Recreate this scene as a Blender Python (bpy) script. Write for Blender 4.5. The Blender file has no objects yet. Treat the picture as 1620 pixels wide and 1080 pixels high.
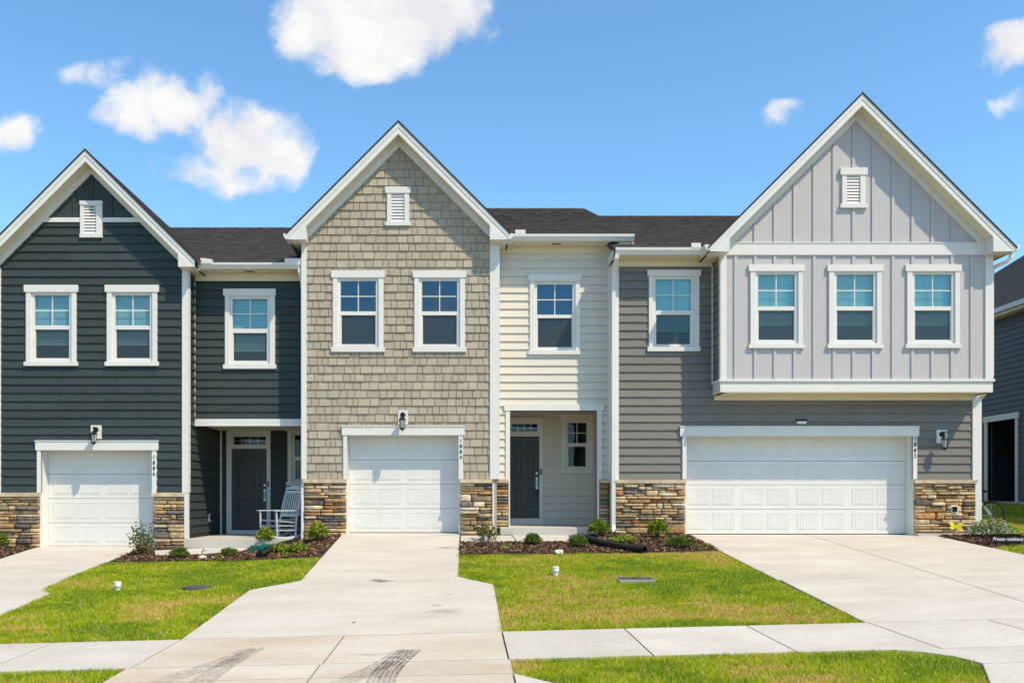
import bpy, bmesh, math, random
import numpy as np
from mathutils import Vector, Matrix
random.seed(7); rng = np.random.default_rng(7)
scene = bpy.context.scene
col = scene.collection

# ------------------------------------------------------------------ camera
CZ, CD, F = .73, 20.0, 1450.0
cam_d = bpy.data.cameras.new('camera'); cam = bpy.data.objects.new('camera', cam_d); col.objects.link(cam)
cam.location = (0, -CD, CZ); cam.rotation_euler = (math.radians(90), 0, 0)
cam_d.sensor_width = 36; cam_d.sensor_fit = 'HORIZONTAL'; cam_d.lens = F/1620*36
cam_d.shift_x = 75/1620; cam_d.shift_y = 250/1620; cam_d.clip_end = 2000
scene.camera = cam
def P(px, py, Y):                      # photo measure on a plane Y -> world X, Z
    d = CD+Y
    return (px-735)*d/F, CZ+(790-py)*d/F
def PX(px, Y): return (px-735)*(CD+Y)/F
def PZ(py, Y): return CZ+(790-py)*(CD+Y)/F

# ------------------------------------------------------------------ sky, sun, exposure
SUN = Vector((1.15, -1.0, 2.0)).normalized()
world = bpy.data.worlds.new('World'); scene.world = world; world.use_nodes = True
nt = world.node_tree; nt.nodes.clear()
def N(t, **kw):
    n = nt.nodes.new(t)
    for k, v in kw.items(): setattr(n, k, v)
    return n
def L(a, b): nt.links.new(a, b)
sky = N('ShaderNodeTexSky', sky_type='NISHITA', sun_disc=False)
sky.sun_elevation = math.asin(SUN.z); sky.sun_rotation = math.atan2(SUN.x, SUN.y)
sky.air_density = 1.0; sky.dust_density = .3; sky.ozone_density = 3.0; sky.altitude = 100
tc = N('ShaderNodeTexCoord')
sep = N('ShaderNodeSeparateXYZ'); L(tc.outputs['Generated'], sep.inputs[0])
def M(op, a, b=None, c=None):
    n = N('ShaderNodeMath', operation=op)
    for i, v in enumerate((a, b, c)):
        if v is None: continue
        if isinstance(v, (int, float)): n.inputs[i].default_value = v
        else: L(v, n.inputs[i])
    return n.outputs[0]
ysafe = M('MAXIMUM', sep.outputs['Y'], .05)
u = M('DIVIDE', sep.outputs['X'], ysafe); v = M('DIVIDE', sep.outputs['Z'], ysafe)
uv = N('ShaderNodeCombineXYZ'); L(u, uv.inputs[0]); L(v, uv.inputs[1])
def noise(vec, scale, detail, rough=.55, dist=0.0):
    n = N('ShaderNodeTexNoise'); n.inputs['Scale'].default_value = scale; n.inputs['Detail'].default_value = detail
    n.inputs['Roughness'].default_value = rough; n.inputs['Distortion'].default_value = dist; L(vec, n.inputs['Vector']); return n
wn = noise(uv.outputs[0], 8, 6)
wsub = N('ShaderNodeVectorMath', operation='SUBTRACT'); L(wn.outputs['Color'], wsub.inputs[0]); wsub.inputs[1].default_value = (.5, .5, .5)
wsc = N('ShaderNodeVectorMath', operation='SCALE'); L(wsub.outputs[0], wsc.inputs[0]); wsc.inputs['Scale'].default_value = .085
wuv = N('ShaderNodeVectorMath', operation='ADD'); L(uv.outputs[0], wuv.inputs[0]); L(wsc.outputs[0], wuv.inputs[1])
clouds = [  # px, py, rx, ry, weight : cumulus measured as bearings in the sky
    (560, 25, 105, 75, 1), (640, 20, 110, 80, 1), (640, 75, 90, 45, .95), (545, 75, 60, 45, .7), (738, 60, 42, 50, .5), 
    (255, 155, 85, 50, .8), (215, 190, 60, 40, .7), (155, 118, 65, 24, .42), (205, 105, 50, 18, .36),
    (390, 215, 85, 55, 1), (440, 240, 65, 45, .95), (340, 265, 80, 38, .8), (400, 275, 85, 30, .7),
    (10, 200, 60, 32, .75), (1226, 172, 36, 30, .5), (1240, 155, 30, 16, .4), (1220, 192, 22, 22, .38), (1612, 80, 60, 42, .85), (1606, 165, 36, 28, .6),
    (1290, 14, 34, 18, .22)]
acc = None
for px, py, rx, ry, w in clouds:
    s_ = N('ShaderNodeVectorMath', operation='SUBTRACT'); L(wuv.outputs[0], s_.inputs[0]); s_.inputs[1].default_value = ((px-735)/F, (790-py)/F, 0)
    d_ = N('ShaderNodeVectorMath', operation='MULTIPLY'); L(s_.outputs[0], d_.inputs[0]); d_.inputs[1].default_value = (F/rx/1.32, F/ry/1.32, 0)
    l_ = N('ShaderNodeVectorMath', operation='LENGTH'); L(d_.outputs[0], l_.inputs[0])
    b_ = M('MULTIPLY', M('MAXIMUM', M('SUBTRACT', 1.0, M('MULTIPLY', l_.outputs['Value'], l_.outputs['Value'])), 0.0), w)
    acc = b_ if acc is None else M('MAXIMUM', acc, b_)
fb = noise(wuv.outputs[0], 12, 8, .53)
off = N('ShaderNodeVectorMath', operation='ADD'); L(wuv.outputs[0], off.inputs[0]); off.inputs[1].default_value = (.012, .022, 0)
fb2 = noise(off.outputs[0], 12, 4, .5)
dens = M('ADD', M('MULTIPLY', acc, 1.5), M('MULTIPLY', M('MULTIPLY', M('SUBTRACT', fb.outputs['Fac'], .54), 3.3), M('MINIMUM', M('MULTIPLY', acc, 4.0), 1.0)))
mr = N('ShaderNodeMapRange', interpolation_type='SMOOTHSTEP'); mr.inputs['From Min'].default_value = .06; mr.inputs['From Max'].default_value = 1.0; L(dens, mr.inputs['Value'])
mask_c = M('MULTIPLY', mr.outputs[0], M('GREATER_THAN', acc, .001))
# unseen cumulus over the rest of the sky, cover raised to whiten fill light
zs_ = M('MAXIMUM', M('ADD', sep.outputs['Z'], .12), .05)
guv = N('ShaderNodeCombineXYZ'); L(M('DIVIDE', sep.outputs['X'], zs_), guv.inputs[0]); L(M('DIVIDE', sep.outputs['Y'], zs_), guv.inputs[1])
gn = noise(guv.outputs[0], 1.1, 8, .55)
gm = N('ShaderNodeMapRange', interpolation_type='SMOOTHSTEP'); gm.inputs['From Min'].default_value = .51; gm.inputs['From Max'].default_value = .66; L(gn.outputs['Fac'], gm.inputs['Value'])
inview = M('MULTIPLY', M('GREATER_THAN', sep.outputs['Y'], .3), M('LESS_THAN', M('MAXIMUM', M('ABSOLUTE', u), v), .66))
mask_g = M('MULTIPLY', gm.outputs[0], M('SUBTRACT', 1.0, inview))
mask = M('MULTIPLY', M('MAXIMUM', mask_c, mask_g), M('GREATER_THAN', sep.outputs['Z'], 0.0))
sh = noise(wuv.outputs[0], 11, 5)
ccol = N('ShaderNodeMix', data_type='RGBA'); ccol.inputs['A'].default_value = (3.75, 3.8, 4.0, 1); ccol.inputs['B'].default_value = (4.5, 4.45, 4.4, 1)
cm2 = N('ShaderNodeMapRange'); cm2.inputs['From Min'].default_value = .35; cm2.inputs['From Max'].default_value = .6; L(M('SUBTRACT', M('ADD', sh.outputs['Fac'], M('MULTIPLY', fb.outputs['Fac'], .9)), M('MULTIPLY', fb2.outputs['Fac'], .9)), cm2.inputs['Value']); L(cm2.outputs[0], ccol.inputs['Factor'])
tint = N('ShaderNodeMix', data_type='RGBA', blend_type='MULTIPLY'); tint.inputs['Factor'].default_value = 1; tint.inputs['B'].default_value = (.77, 1.04, 1.09, 1); L(sky.outputs[0], tint.inputs['A'])
cmix = N('ShaderNodeMix', data_type='RGBA'); L(mask, cmix.inputs['Factor']); L(tint.outputs['Result'], cmix.inputs['A']); L(ccol.outputs['Result'], cmix.inputs['B'])
bg = N('ShaderNodeBackground'); bg.inputs['Strength'].default_value = .15; L(cmix.outputs['Result'], bg.inputs['Color'])
out = N('ShaderNodeOutputWorld'); L(bg.outputs[0], out.inputs['Surface'])

sl = bpy.data.lights.new('sun', 'SUN'); sl.energy = 3.5; sl.angle = math.radians(.53); sl.color = (1, .85, .63)
so = bpy.data.objects.new('sun', sl); col.objects.link(so); so.rotation_euler = SUN.to_track_quat('Z', 'Y').to_euler(); so.location = (20, -20, 40)
vs = scene.view_settings; vs.view_transform = 'Standard'; vs.look = 'None'; vs.exposure = 0.55; vs.gamma = 1; vs.use_curve_mapping = False

# ------------------------------------------------------------------ materials
def mat(name, c, rough=.6, c2=None, nscale=6.0, amount=.5, bump=0.0, bscale=60, rand=0.0, stretch=None, metallic=0.0, spec=.3, detail=5, grain=None):
    m = bpy.data.materials.new(name); m.use_nodes = True; t = m.node_tree; n = t.nodes; b = n['Principled BSDF']
    b.inputs['Roughness'].default_value = rough; b.inputs['Metallic'].default_value = metallic; b.inputs['Specular IOR Level'].default_value = spec
    lk = t.links.new
    co = n.new('ShaderNodeTexCoord'); vec = co.outputs['Object']
    if stretch:
        mp = n.new('ShaderNodeMapping'); mp.inputs['Scale'].default_value = stretch; lk(vec, mp.inputs['Vector']); vec = mp.outputs[0]
    nz = n.new('ShaderNodeTexNoise'); nz.inputs['Scale'].default_value = nscale; nz.inputs['Detail'].default_value = detail; nz.inputs['Roughness'].default_value = .6; lk(vec, nz.inputs['Vector'])
    mx = n.new('ShaderNodeMix'); mx.data_type = 'RGBA'; c2 = c2 or tuple(x*.86 for x in c)
    mx.inputs['A'].default_value = (*c, 1); mx.inputs['B'].default_value = (*c2, 1)
    r = n.new('ShaderNodeMapRange'); r.inputs['From Min'].default_value = .35; r.inputs['From Max'].default_value = .68; r.inputs['To Max'].default_value = amount*2; r.clamp = True
    lk(nz.outputs['Fac'], r.inputs['Value']); lk(r.outputs[0], mx.inputs['Factor'])
    colr = mx.outputs['Result']
    if grain:
        g_ = n.new('ShaderNodeTexNoise'); g_.inputs['Scale'].default_value = grain[0]; g_.inputs['Detail'].default_value = 3; lk(vec, g_.inputs['Vector'])
        gr = n.new('ShaderNodeMapRange'); gr.inputs['From Min'].default_value = .3; gr.inputs['From Max'].default_value = .7; gr.inputs['To Min'].default_value = 1-grain[1]; gr.inputs['To Max'].default_value = 1+grain[1]; lk(g_.outputs['Fac'], gr.inputs['Value'])
        gx = n.new('ShaderNodeVectorMath'); gx.operation = 'SCALE'; lk(colr, gx.inputs[0]); lk(gr.outputs[0], gx.inputs['Scale']); colr = gx.outputs[0]
    if rand:
        oi = n.new('ShaderNodeObjectInfo'); rr = n.new('ShaderNodeMapRange'); rr.inputs['To Min'].default_value = 1-rand; rr.inputs['To Max'].default_value = 1+rand
        lk(oi.outputs['Random'], rr.inputs['Value']); sc = n.new('ShaderNodeVectorMath'); sc.operation = 'SCALE'; lk(colr, sc.inputs[0]); lk(rr.outputs[0], sc.inputs['Scale']); colr = sc.outputs[0]
    lk(colr, b.inputs['Base Color'])
    if bump:
        nb = n.new('ShaderNodeTexNoise'); nb.inputs['Scale'].default_value = bscale; nb.inputs['Detail'].default_value = 4; lk(vec, nb.inputs['Vector'])
        bp = n.new('ShaderNodeBump'); bp.inputs['Strength'].default_value = bump; bp.inputs['Distance'].default_value = .01; lk(nb.outputs['Fac'], bp.inputs['Height']); lk(bp.outputs[0], b.inputs['Normal'])
    return m
MT = {}
MT['dark'] = mat('dark_slate_siding', (.038, .051, .049), .55, (.031, .043, .041), 3, .5, .12, 30, .10, (1, 1, 14))
MT['shake'] = mat('taupe_shingle', (.395, .342, .260), .65, (.335, .29, .22), 5, .5, .15, 40, .11, (14, 14, 1))
MT['cream'] = mat('cream_siding', (.645, .598, .52), .6, (.595, .552, .478), 3, .5, .08, 30, .03, (1, 1, 14))
MT['grey'] = mat('grey_siding', (.185, .174, .155), .6, (.155, .146, .13), 3, .5, .12, 30, .07, (1, 1, 14))
MT['lilac'] = mat('pale_grey_panel', (.475, .453, .455), .6, (.445, .424, .426), 3, .5, .08, 30, .02, (14, 14, 1))
MT['white'] = mat('white_trim', (.69, .675, .64), .45, (.65, .635, .60), 4, .4, .04, 30, .015)
MT['soffit'] = mat('cream_bounce_soffit', (.72, .66, .49), .6, (.68, .62, .46), 4, .4)  # cream warmed with yellow bounce off the grass, put into the colour
MT['door_white'] = mat('white_garage_door', (.70, .685, .65), .5, (.66, .645, .61), 2.5, .5, .05, 60, .012)
MT['door_grey'] = mat('charcoal_door', (.060, .060, .063), .4, (.052, .052, .055), 4, .4, .04, 60)
MT['core'] = mat('wall_backing', (.09, .09, .09), .9)
MT['room'] = mat('dark_room', (.10, .11, .11), .9, (.05, .05, .055), 1.3, .7)  # dark tone stands in for an unlit interior
MT['roof'] = mat('charcoal_roof_shingle', (.072, .064, .060), .85, (.030, .027, .027), 1.8, .5, .5, 90, .0, (.9, 9, 9), grain=(5, .7))
MT['roof_edge'] = mat('roof_edge', (.02, .02, .022), .8)
MT['concrete'] = mat('concrete', (.54, .510, .455), .85, (.45, .415, .36), .7, .5, .25, 60, .03, (1, 2.2, 1), grain=(30, .10), detail=10)
MT['walk'] = mat('pale_concrete', (.55, .525, .475), .85, (.47, .435, .38), 1.1, .5, .25, 60, .05, grain=(30, .09), detail=10)
MT['apron'] = mat('stained_concrete', (.55, .51, .445), .85, (.46, .385, .29), .8, .5, .12, 40, .04, (.6, 1.2, 1), grain=(22, .06), detail=8)
MT['joint'] = mat('joint_filler', (.10, .085, .07), .9)
MT['stone_backing'] = mat('dark_stone_backing', (.045, .036, .03), .95)  # dark backing seen in the mortarless gaps between stones
MT['mulch'] = mat('mulch', (.075, .045, .034), .95, (.03, .018, .014), 26, .6, .9, 60)
MT['soil'] = mat('lawn_soil', (.20, .19, .03), .95, (.27, .19, .07), 1.4, .6, .6, 50)
MT['asphalt'] = mat('asphalt', (.16, .155, .145), .9, (.13, .125, .12), 3, .5, .5, 120)
MT['farlawn'] = mat('far_lawn', (.24, .20, .12), .95, (.18, .16, .08), .3, .5)  # unseen ground, colour lightened to bounce warm light onto the walls
MT['black'] = mat('black_metal', (.012, .012, .013), .4)
MT['black_plastic'] = mat('black_plastic', (.006, .006, .006), .55, spec=.2)
MT['signblack'] = mat('sign_black', (.008, .008, .008), .8, spec=.1)
MT['green_plastic'] = mat('green_plastic', (.0, .12, .075), .35)
MT['pvc'] = mat('white_pvc', (.76, .75, .72), .35, (.68, .66, .62), 8, .4)
MT['nickel'] = mat('brushed_nickel', (.6, .6, .62), .3, metallic=1)
MT['chair'] = mat('shade_toned_white_wood', (.50, .52, .54), .5, (.43, .45, .47), 12, .5)  # white paint with the grey-blue of porch shade put into the colour
MT['rock'] = mat('white_rock', (.78, .76, .72), .8, (.6, .57, .52), 20, .5, .6, 40)
MT['lid'] = mat('grey_cast_lid', (.085, .085, .085), .8, (.06, .06, .06), 10, .5, .3, 60)
MT['lidrim'] = mat('pale_lid_rim', (.36, .36, .35), .8)
MT['yellow'] = mat('yellow_enamel', (.80, .66, .01), .4)
MT['red'] = mat('red_metal', (.35, .02, .02), .35)
MT['bikewhite'] = mat('white_bike_paint', (.65, .67, .70), .3)
MT['rubber'] = mat('tyre_rubber', (.014, .014, .014), .8)
MT['ventbrown'] = mat('soffit_vent', (.22, .17, .12), .8)
MT['signwhite'] = mat('sign_lettering', (.75, .75, .75), .6)
MT['navy'] = mat('slate_blue_siding', (.098, .105, .118), .6, (.086, .093, .106), 3, .5, .1, 30, .06, (14, 1, 14))
MT['stem'] = mat('twig', (.10, .065, .04), .9)
MT['leafbrown'] = mat('dead_leaf', (.22, .09, .03), .8)
MT['blind'] = mat('blind_slat', (.72, .84, .84), .6)
MT['shade'] = mat('window_shade', (.50, .64, .62), .7, (.36, .50, .50), 1.6, .6)

def stone_mat():
    m = bpy.data.materials.new('ledge_stone'); m.use_nodes = True; t = m.node_tree; n = t.nodes; b = n['Principled BSDF']; lk = t.links.new
    oi = n.new('ShaderNodeObjectInfo'); cr = n.new('ShaderNodeValToRGB'); cr.color_ramp.interpolation = 'CONSTANT'
    pal = [(.56, .41, .24), (.38, .24, .12), (.64, .50, .33), (.13, .115, .10), (.47, .26, .11), (.52, .37, .21), (.30, .22, .14), (.60, .44, .25), (.18, .165, .15), (.44, .30, .16), (.66, .54, .38), (.38, .20, .085), (.57, .42, .25)]
    e = cr.color_ramp.elements; e[0].position = 0; e[0].color = (*pal[0], 1); e[1].position = 1/len(pal); e[1].color = (*pal[1], 1)
    for i in range(2, len(pal)): k = e.new(i/len(pal)); k.color = (*pal[i], 1)
    lk(oi.outputs['Random'], cr.inputs[0])
    co = n.new('ShaderNodeTexCoord'); nz = n.new('ShaderNodeTexNoise'); nz.inputs['Scale'].default_value = 11; nz.inputs['Detail'].default_value = 7; nz.inputs['Roughness'].default_value = .65; lk(co.outputs['Object'], nz.inputs['Vector'])
    r = n.new('ShaderNodeMapRange'); r.inputs['From Min'].default_value = .3; r.inputs['From Max'].default_value = .7; r.inputs['To Min'].default_value = .5; r.inputs['To Max'].default_value = 1.3; lk(nz.outputs['Fac'], r.inputs['Value'])
    sc = n.new('ShaderNodeVectorMath'); sc.operation = 'SCALE'; lk(cr.outputs[0], sc.inputs[0]); lk(r.outputs[0], sc.inputs['Scale'])
    n2 = n.new('ShaderNodeTexNoise'); n2.inputs['Scale'].default_value = 5; lk(co.outputs['Object'], n2.inputs['Vector'])
    mx = n.new('ShaderNodeMix'); mx.data_type = 'RGBA'; mx.inputs['B'].default_value = (.47, .29, .13, 1); lk(sc.outputs[0], mx.inputs['A'])
    r2 = n.new('ShaderNodeMapRange'); r2.inputs['From Min'].default_value = .52; r2.inputs['From Max'].default_value = .75; r2.inputs['To Max'].default_value = .55; lk(n2.outputs['Fac'], r2.inputs['Value']); lk(r2.outputs[0], mx.inputs['Factor'])
    lk(mx.outputs['Result'], b.inputs['Base Color']); b.inputs['Roughness'].default_value = .9; b.inputs['Specular IOR Level'].default_value = .2
    n3 = n.new('ShaderNodeTexNoise'); n3.inputs['Scale'].default_value = 22; n3.inputs['Detail'].default_value = 8; lk(co.outputs['Object'], n3.inputs['Vector'])
    bp = n.new('ShaderNodeBump'); bp.inputs['Strength'].default_value = .9; bp.inputs['Distance'].default_value = .02; lk(n3.outputs['Fac'], bp.inputs['Height']); lk(bp.outputs[0], b.inputs['Normal'])
    return m
MT['stone'] = stone_mat()
MT['cap'] = mat('stone_cap', (.68, .56, .40), .9, (.46, .36, .24), 7, .6, .7, 30, .08)

def glass_mat(name, refl, tint, rc):
    m = bpy.data.materials.new(name); m.use_nodes = True; t = m.node_tree; n = t.nodes; n.clear(); lk = t.links.new
    o = n.new('ShaderNodeOutputMaterial'); tr = n.new('ShaderNodeBsdfTransparent'); tr.inputs[0].default_value = (*tint, 1)
    gl = n.new('ShaderNodeBsdfGlossy'); gl.inputs['Roughness'].default_value = .015; gl.inputs['Color'].default_value = (*rc, 1)
    co = n.new('ShaderNodeTexCoord'); nz = n.new('ShaderNodeTexNoise'); nz.inputs['Scale'].default_value = 2.2; lk(co.outputs['Object'], nz.inputs['Vector'])
    bp = n.new('ShaderNodeBump'); bp.inputs['Strength'].default_value = .16; bp.inputs['Distance'].default_value = .05; lk(nz.outputs['Fac'], bp.inputs['Height']); lk(bp.outputs[0], gl.inputs['Normal'])
    lw = n.new('ShaderNodeLayerWeight'); lw.inputs['Blend'].default_value = .35
    ad = n.new('ShaderNodeMath'); ad.operation = 'MULTIPLY_ADD'; ad.inputs[1].default_value = .5; ad.inputs[2].default_value = refl; ad.use_clamp = True; lk(lw.outputs['Fresnel'], ad.inputs[0])
    mx = n.new('ShaderNodeMixShader'); lk(ad.outputs[0], mx.inputs[0]); lk(tr.outputs[0], mx.inputs[1]); lk(gl.outputs[0], mx.inputs[2]); lk(mx.outputs[0], o.inputs['Surface'])
    return m
MT['glass'] = glass_mat('blue_window_glass', .16, (.55, .80, .82), (.36, .58, .74))
MT['glass_clear'] = glass_mat('teal_window_glass', .15, (.66, .88, .86), (.46, .70, .76))
MT['glass_blind'] = glass_mat('clear_window_glass', .10, (.74, .95, .95), (.42, .70, .80))
MT['glass_dark'] = glass_mat('door_glass', .015, (.7, .75, .75), (.8, .9, 1))
def screen_mat():
    m = bpy.data.materials.new('insect_screen'); m.use_nodes = True; t = m.node_tree; n = t.nodes; n.clear(); lk = t.links.new
    o = n.new('ShaderNodeOutputMaterial'); tr = n.new('ShaderNodeBsdfTransparent'); tr.inputs[0].default_value = (.85, .87, .88, 1)
    df = n.new('ShaderNodeBsdfDiffuse'); df.inputs[0].default_value = (.085, .10, .10, 1)
    mx = n.new('ShaderNodeMixShader'); mx.inputs[0].default_value = .40; lk(tr.outputs[0], mx.inputs[1]); lk(df.outputs[0], mx.inputs[2]); lk(mx.outputs[0], o.inputs['Surface'])
    return m
MT['screen'] = screen_mat()
def attr_mat(name, rough=.6, trans=0.0):
    m = bpy.data.materials.new(name); m.use_nodes = True; t = m.node_tree; n = t.nodes; b = n['Principled BSDF']; lk = t.links.new
    a = n.new('ShaderNodeAttribute'); a.attribute_name = 'Col'; lk(a.outputs['Color'], b.inputs['Base Color']); b.inputs['Roughness'].default_value = rough; b.inputs['Specular IOR Level'].default_value = .2
    if trans:
        tl = n.new('ShaderNodeBsdfTranslucent'); lk(a.outputs['Color'], tl.inputs[0]); mx = n.new('ShaderNodeMixShader'); mx.inputs[0].default_value = trans
        lk(b.outputs[0], mx.inputs[1]); lk(tl.outputs[0], mx.inputs[2]); lk(mx.outputs[0], n['Material Output'].inputs['Surface'])
    return m
MT['blade'] = attr_mat('grass_blade', .6, .3)
MT['leaf'] = attr_mat('leaf', .5, .3)
MT['chip'] = attr_mat('bark_chip', .9)
MT['mark'] = None
def mark_mat():
    m = bpy.data.materials.new('tyre_mark'); m.use_nodes = True; t = m.node_tree; n = t.nodes; b = n['Principled BSDF']; lk = t.links.new
    b.inputs['Base Color'].default_value = (.06, .055, .05, 1); b.inputs['Roughness'].default_value = .9
    tr = n.new('ShaderNodeBsdfTransparent'); mx = n.new('ShaderNodeMixShader'); at = n.new('ShaderNodeAttribute'); at.attribute_name = 'Col'
    co = n.new('ShaderNodeTexCoord'); nz = n.new('ShaderNodeTexNoise'); nz.inputs['Scale'].default_value = 30; nz.inputs['Detail'].default_value = 5; lk(co.outputs['Object'], nz.inputs['Vector'])
    r = n.new('ShaderNodeMapRange'); r.inputs['From Min'].default_value = .3; r.inputs['From Max'].default_value = .62; lk(nz.outputs['Fac'], r.inputs['Value'])
    ml = n.new('ShaderNodeMath'); ml.operation = 'MULTIPLY'; lk(at.outputs['Fac'], ml.inputs[0]); lk(r.outputs[0], ml.inputs[1])
    lk(ml.outputs[0], mx.inputs[0]); lk(tr.outputs[0], mx.inputs[1]); lk(b.outputs[0], mx.inputs[2]); lk(mx.outputs[0], n['Material Output'].inputs['Surface'])
    return m
MT['mark'] = mark_mat()

# ------------------------------------------------------------------ helpers
def link(name, me, m, parent=None):
    o = bpy.data.objects.new(name, me); col.objects.link(o)
    if m is not None and not me.materials: me.materials.append(MT[m] if isinstance(m, str) else m)
    if parent is not None:
        o.parent = parent; o.matrix_parent_inverse = Matrix.Translation(-wloc(parent))
    return o
WL = {}
def wloc(o): return WL.get(o.name, Vector((0, 0, 0)))
def tag(o, label=None, cat=None, group=None, kind=None):
    if label: o['label'] = label
    if cat: o['category'] = cat
    if group: o['group'] = group
    if kind: o['kind'] = kind
    return o
def thing(name, label, cat, loc, group=None):
    o = bpy.data.objects.new(name, None); col.objects.link(o); o.location = loc; o.empty_display_size = .3
    WL[o.name] = Vector(loc); return tag(o, label, cat, group)
class MB:
    def __init__(s): s.v = []; s.f = []; s.smooth = False
    def poly(s, pts):
        i = len(s.v); s.v += [tuple(p) for p in pts]; s.f.append(tuple(range(i, i+len(pts)))); return s
    def box(s, x0, x1, y0, y1, z0, z1):
        if x0 > x1: x0, x1 = x1, x0
        if y0 > y1: y0, y1 = y1, y0
        if z0 > z1: z0, z1 = z1, z0
        i = len(s.v)
        s.v += [(x0, y0, z0), (x1, y0, z0), (x1, y1, z0), (x0, y1, z0), (x0, y0, z1), (x1, y0, z1), (x1, y1, z1), (x0, y1, z1)]
        s.f += [(i, i+3, i+2, i+1), (i+4, i+5, i+6, i+7), (i, i+1, i+5, i+4), (i+1, i+2, i+6, i+5), (i+2, i+3, i+7, i+6), (i+3, i, i+4, i+7)]; return s
    def loft(s, a, b, caps=True):            # two rings of equal length
        i = len(s.v); n = len(a); s.v += [tuple(p) for p in a]+[tuple(p) for p in b]
        for k in range(n): s.f.append((i+k, i+(k+1) % n, i+n+(k+1) % n, i+n+k))
        if caps: s.f.append(tuple(range(i+n-1, i-1, -1))); s.f.append(tuple(range(i+n, i+2*n)))
        return s
    def prism(s, xz, y0, y1):                # polygon in XZ pushed along Y
        return s.loft([(x, y0, z) for x, z in xz], [(x, y1, z) for x, z in xz])
    def tube(s, path, r, n=8, sq=None, up=Vector((0, 0, 1)), caps=True):
        path = [Vector(p) for p in path]; rings = []
        for k, p in enumerate(path):
            t = (path[min(k+1, len(path)-1)]-path[max(k-1, 0)]).normalized()
            ref = up if abs(t.dot(up)) < .95 else Vector((0, 1, 0))
            a = t.cross(ref).normalized(); b = a.cross(t).normalized(); rr = r[k] if isinstance(r, (list, tuple)) else r
            if sq: rings.append([p+a*sq[0]*sx+b*sq[1]*sz for sx, sz in ((-1, -1), (1, -1), (1, 1), (-1, 1))])
            else: rings.append([p+(a*math.cos(2*math.pi*j/n)+b*math.sin(2*math.pi*j/n))*rr for j in range(n)])
        i = len(s.v); m_ = len(rings[0])
        for rg in rings: s.v += [tuple(q) for q in rg]
        for k in range(len(rings)-1):
            for j in range(m_): s.f.append((i+k*m_+j, i+k*m_+(j+1) % m_, i+(k+1)*m_+(j+1) % m_, i+(k+1)*m_+j))
        if caps: s.f.append(tuple(range(i+m_-1, i-1, -1))); q = i+(len(rings)-1)*m_; s.f.append(tuple(range(q, q+m_)))
        return s
    def lathe(s, c, prof, n=16, axis='z'):
        i = len(s.v); c = Vector(c)
        for r, h in prof:
            for j in range(n):
                a = 2*math.pi*j/n; p = (r*math.cos(a), r*math.sin(a), h)
                if axis == 'y': p = (p[0], p[2], p[1])
                if axis == 'x': p = (p[2], p[0], p[1])
                s.v.append(tuple(c+Vector(p)))
        for k in range(len(prof)-1):
            for j in range(n): s.f.append((i+k*n+j, i+k*n+(j+1) % n, i+(k+1)*n+(j+1) % n, i+(k+1)*n+j))
        s.f.append(tuple(range(i+n-1, i-1, -1))); q = i+(len(prof)-1)*n; s.f.append(tuple(range(q, q+n))); return s
    def build(s, name, m, parent=None, smooth=False):
        me = bpy.data.meshes.new(name); me.from_pydata(s.v, [], s.f); me.update()
        if smooth: me.polygons.foreach_set('use_smooth', [True]*len(me.polygons))
        return link(name, me, m, parent)
def box(name, m, parent, *a): return MB().box(*a).build(name, m, parent)

def clip(poly, a, b, c):                 # keep a*x+b*z<=c
    o = []; n = len(poly)
    for i in range(n):
        p, q = poly[i], poly[(i+1) % n]; dp, dq = a*p[0]+b*p[1]-c, a*q[0]+b*q[1]-c
        if dp <= 0: o.append(p)
        if dp*dq < 0: t = dp/(dp-dq); o.append((p[0]+(q[0]-p[0])*t, p[1]+(q[1]-p[1])*t))
    return o
def area(p):
    return abs(sum(p[i][0]*p[(i+1) % len(p)][1]-p[(i+1) % len(p)][0]*p[i][1] for i in range(len(p))))/2 if len(p) > 2 else 0
def subtract(polys, rects):
    for x0, x1, z0, z1 in rects:
        res = []
        for p in polys:
            xs = [q[0] for q in p]; zs = [q[1] for q in p]
            if max(xs) <= x0 or min(xs) >= x1 or max(zs) <= z0 or min(zs) >= z1: res.append(p); continue
            mid = clip(clip(p, 1, 0, x1), -1, 0, -x0)
            for c in (clip(p, 1, 0, x0), clip(p, -1, 0, -x1), clip(mid, 0, 1, z0) if mid else [], clip(mid, 0, -1, -z1) if mid else []):
                if area(c) > 2e-4: res.append(c)
        polys = res
    return polys
def band(poly, z0, z1): 
    p = clip(poly, 0, 1, z1)
    return clip(p, 0, -1, -z0) if len(p) > 2 else []
front = lambda Y: (lambda u, t, z: (u, Y-t, z))
right = lambda X: (lambda u, t, z: (X+t, u, z))      # wall facing +X, u = Y
left = lambda X: (lambda u, t, z: (X-t, u, z))
def siding(parent, m, fr, poly, e, z0, rects=(), lip=.029, name='siding_board', joint=3.6, flip=False):
    zmax = max(q[1] for q in poly); zmin = min(q[1] for q in poly); z = z0
    while z+e <= zmin: z += e
    while z < zmax-.01:
        c = band(poly, z, z+e)
        if area(c) > 1e-3:
            xs = [q[0] for q in c]; parts = [c]
            if joint and max(xs)-min(xs) > joint*.75:
                xj = min(xs)+random.uniform(.3, .7)*(max(xs)-min(xs)); parts = [clip(c, 1, 0, xj-.003), clip(c, -1, 0, -xj-.003)]
            for pc in subtract([q for q in parts if area(q) > 1e-3], rects):
                f = [fr(x, .003+lip*(1-(zz-z)/e), zz) for x, zz in pc]; b = [fr(x, -.002, zz) for x, zz in pc]
                MB().loft(f, b).build(name, m, parent)
        z += e
CORE = 'core'
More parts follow.
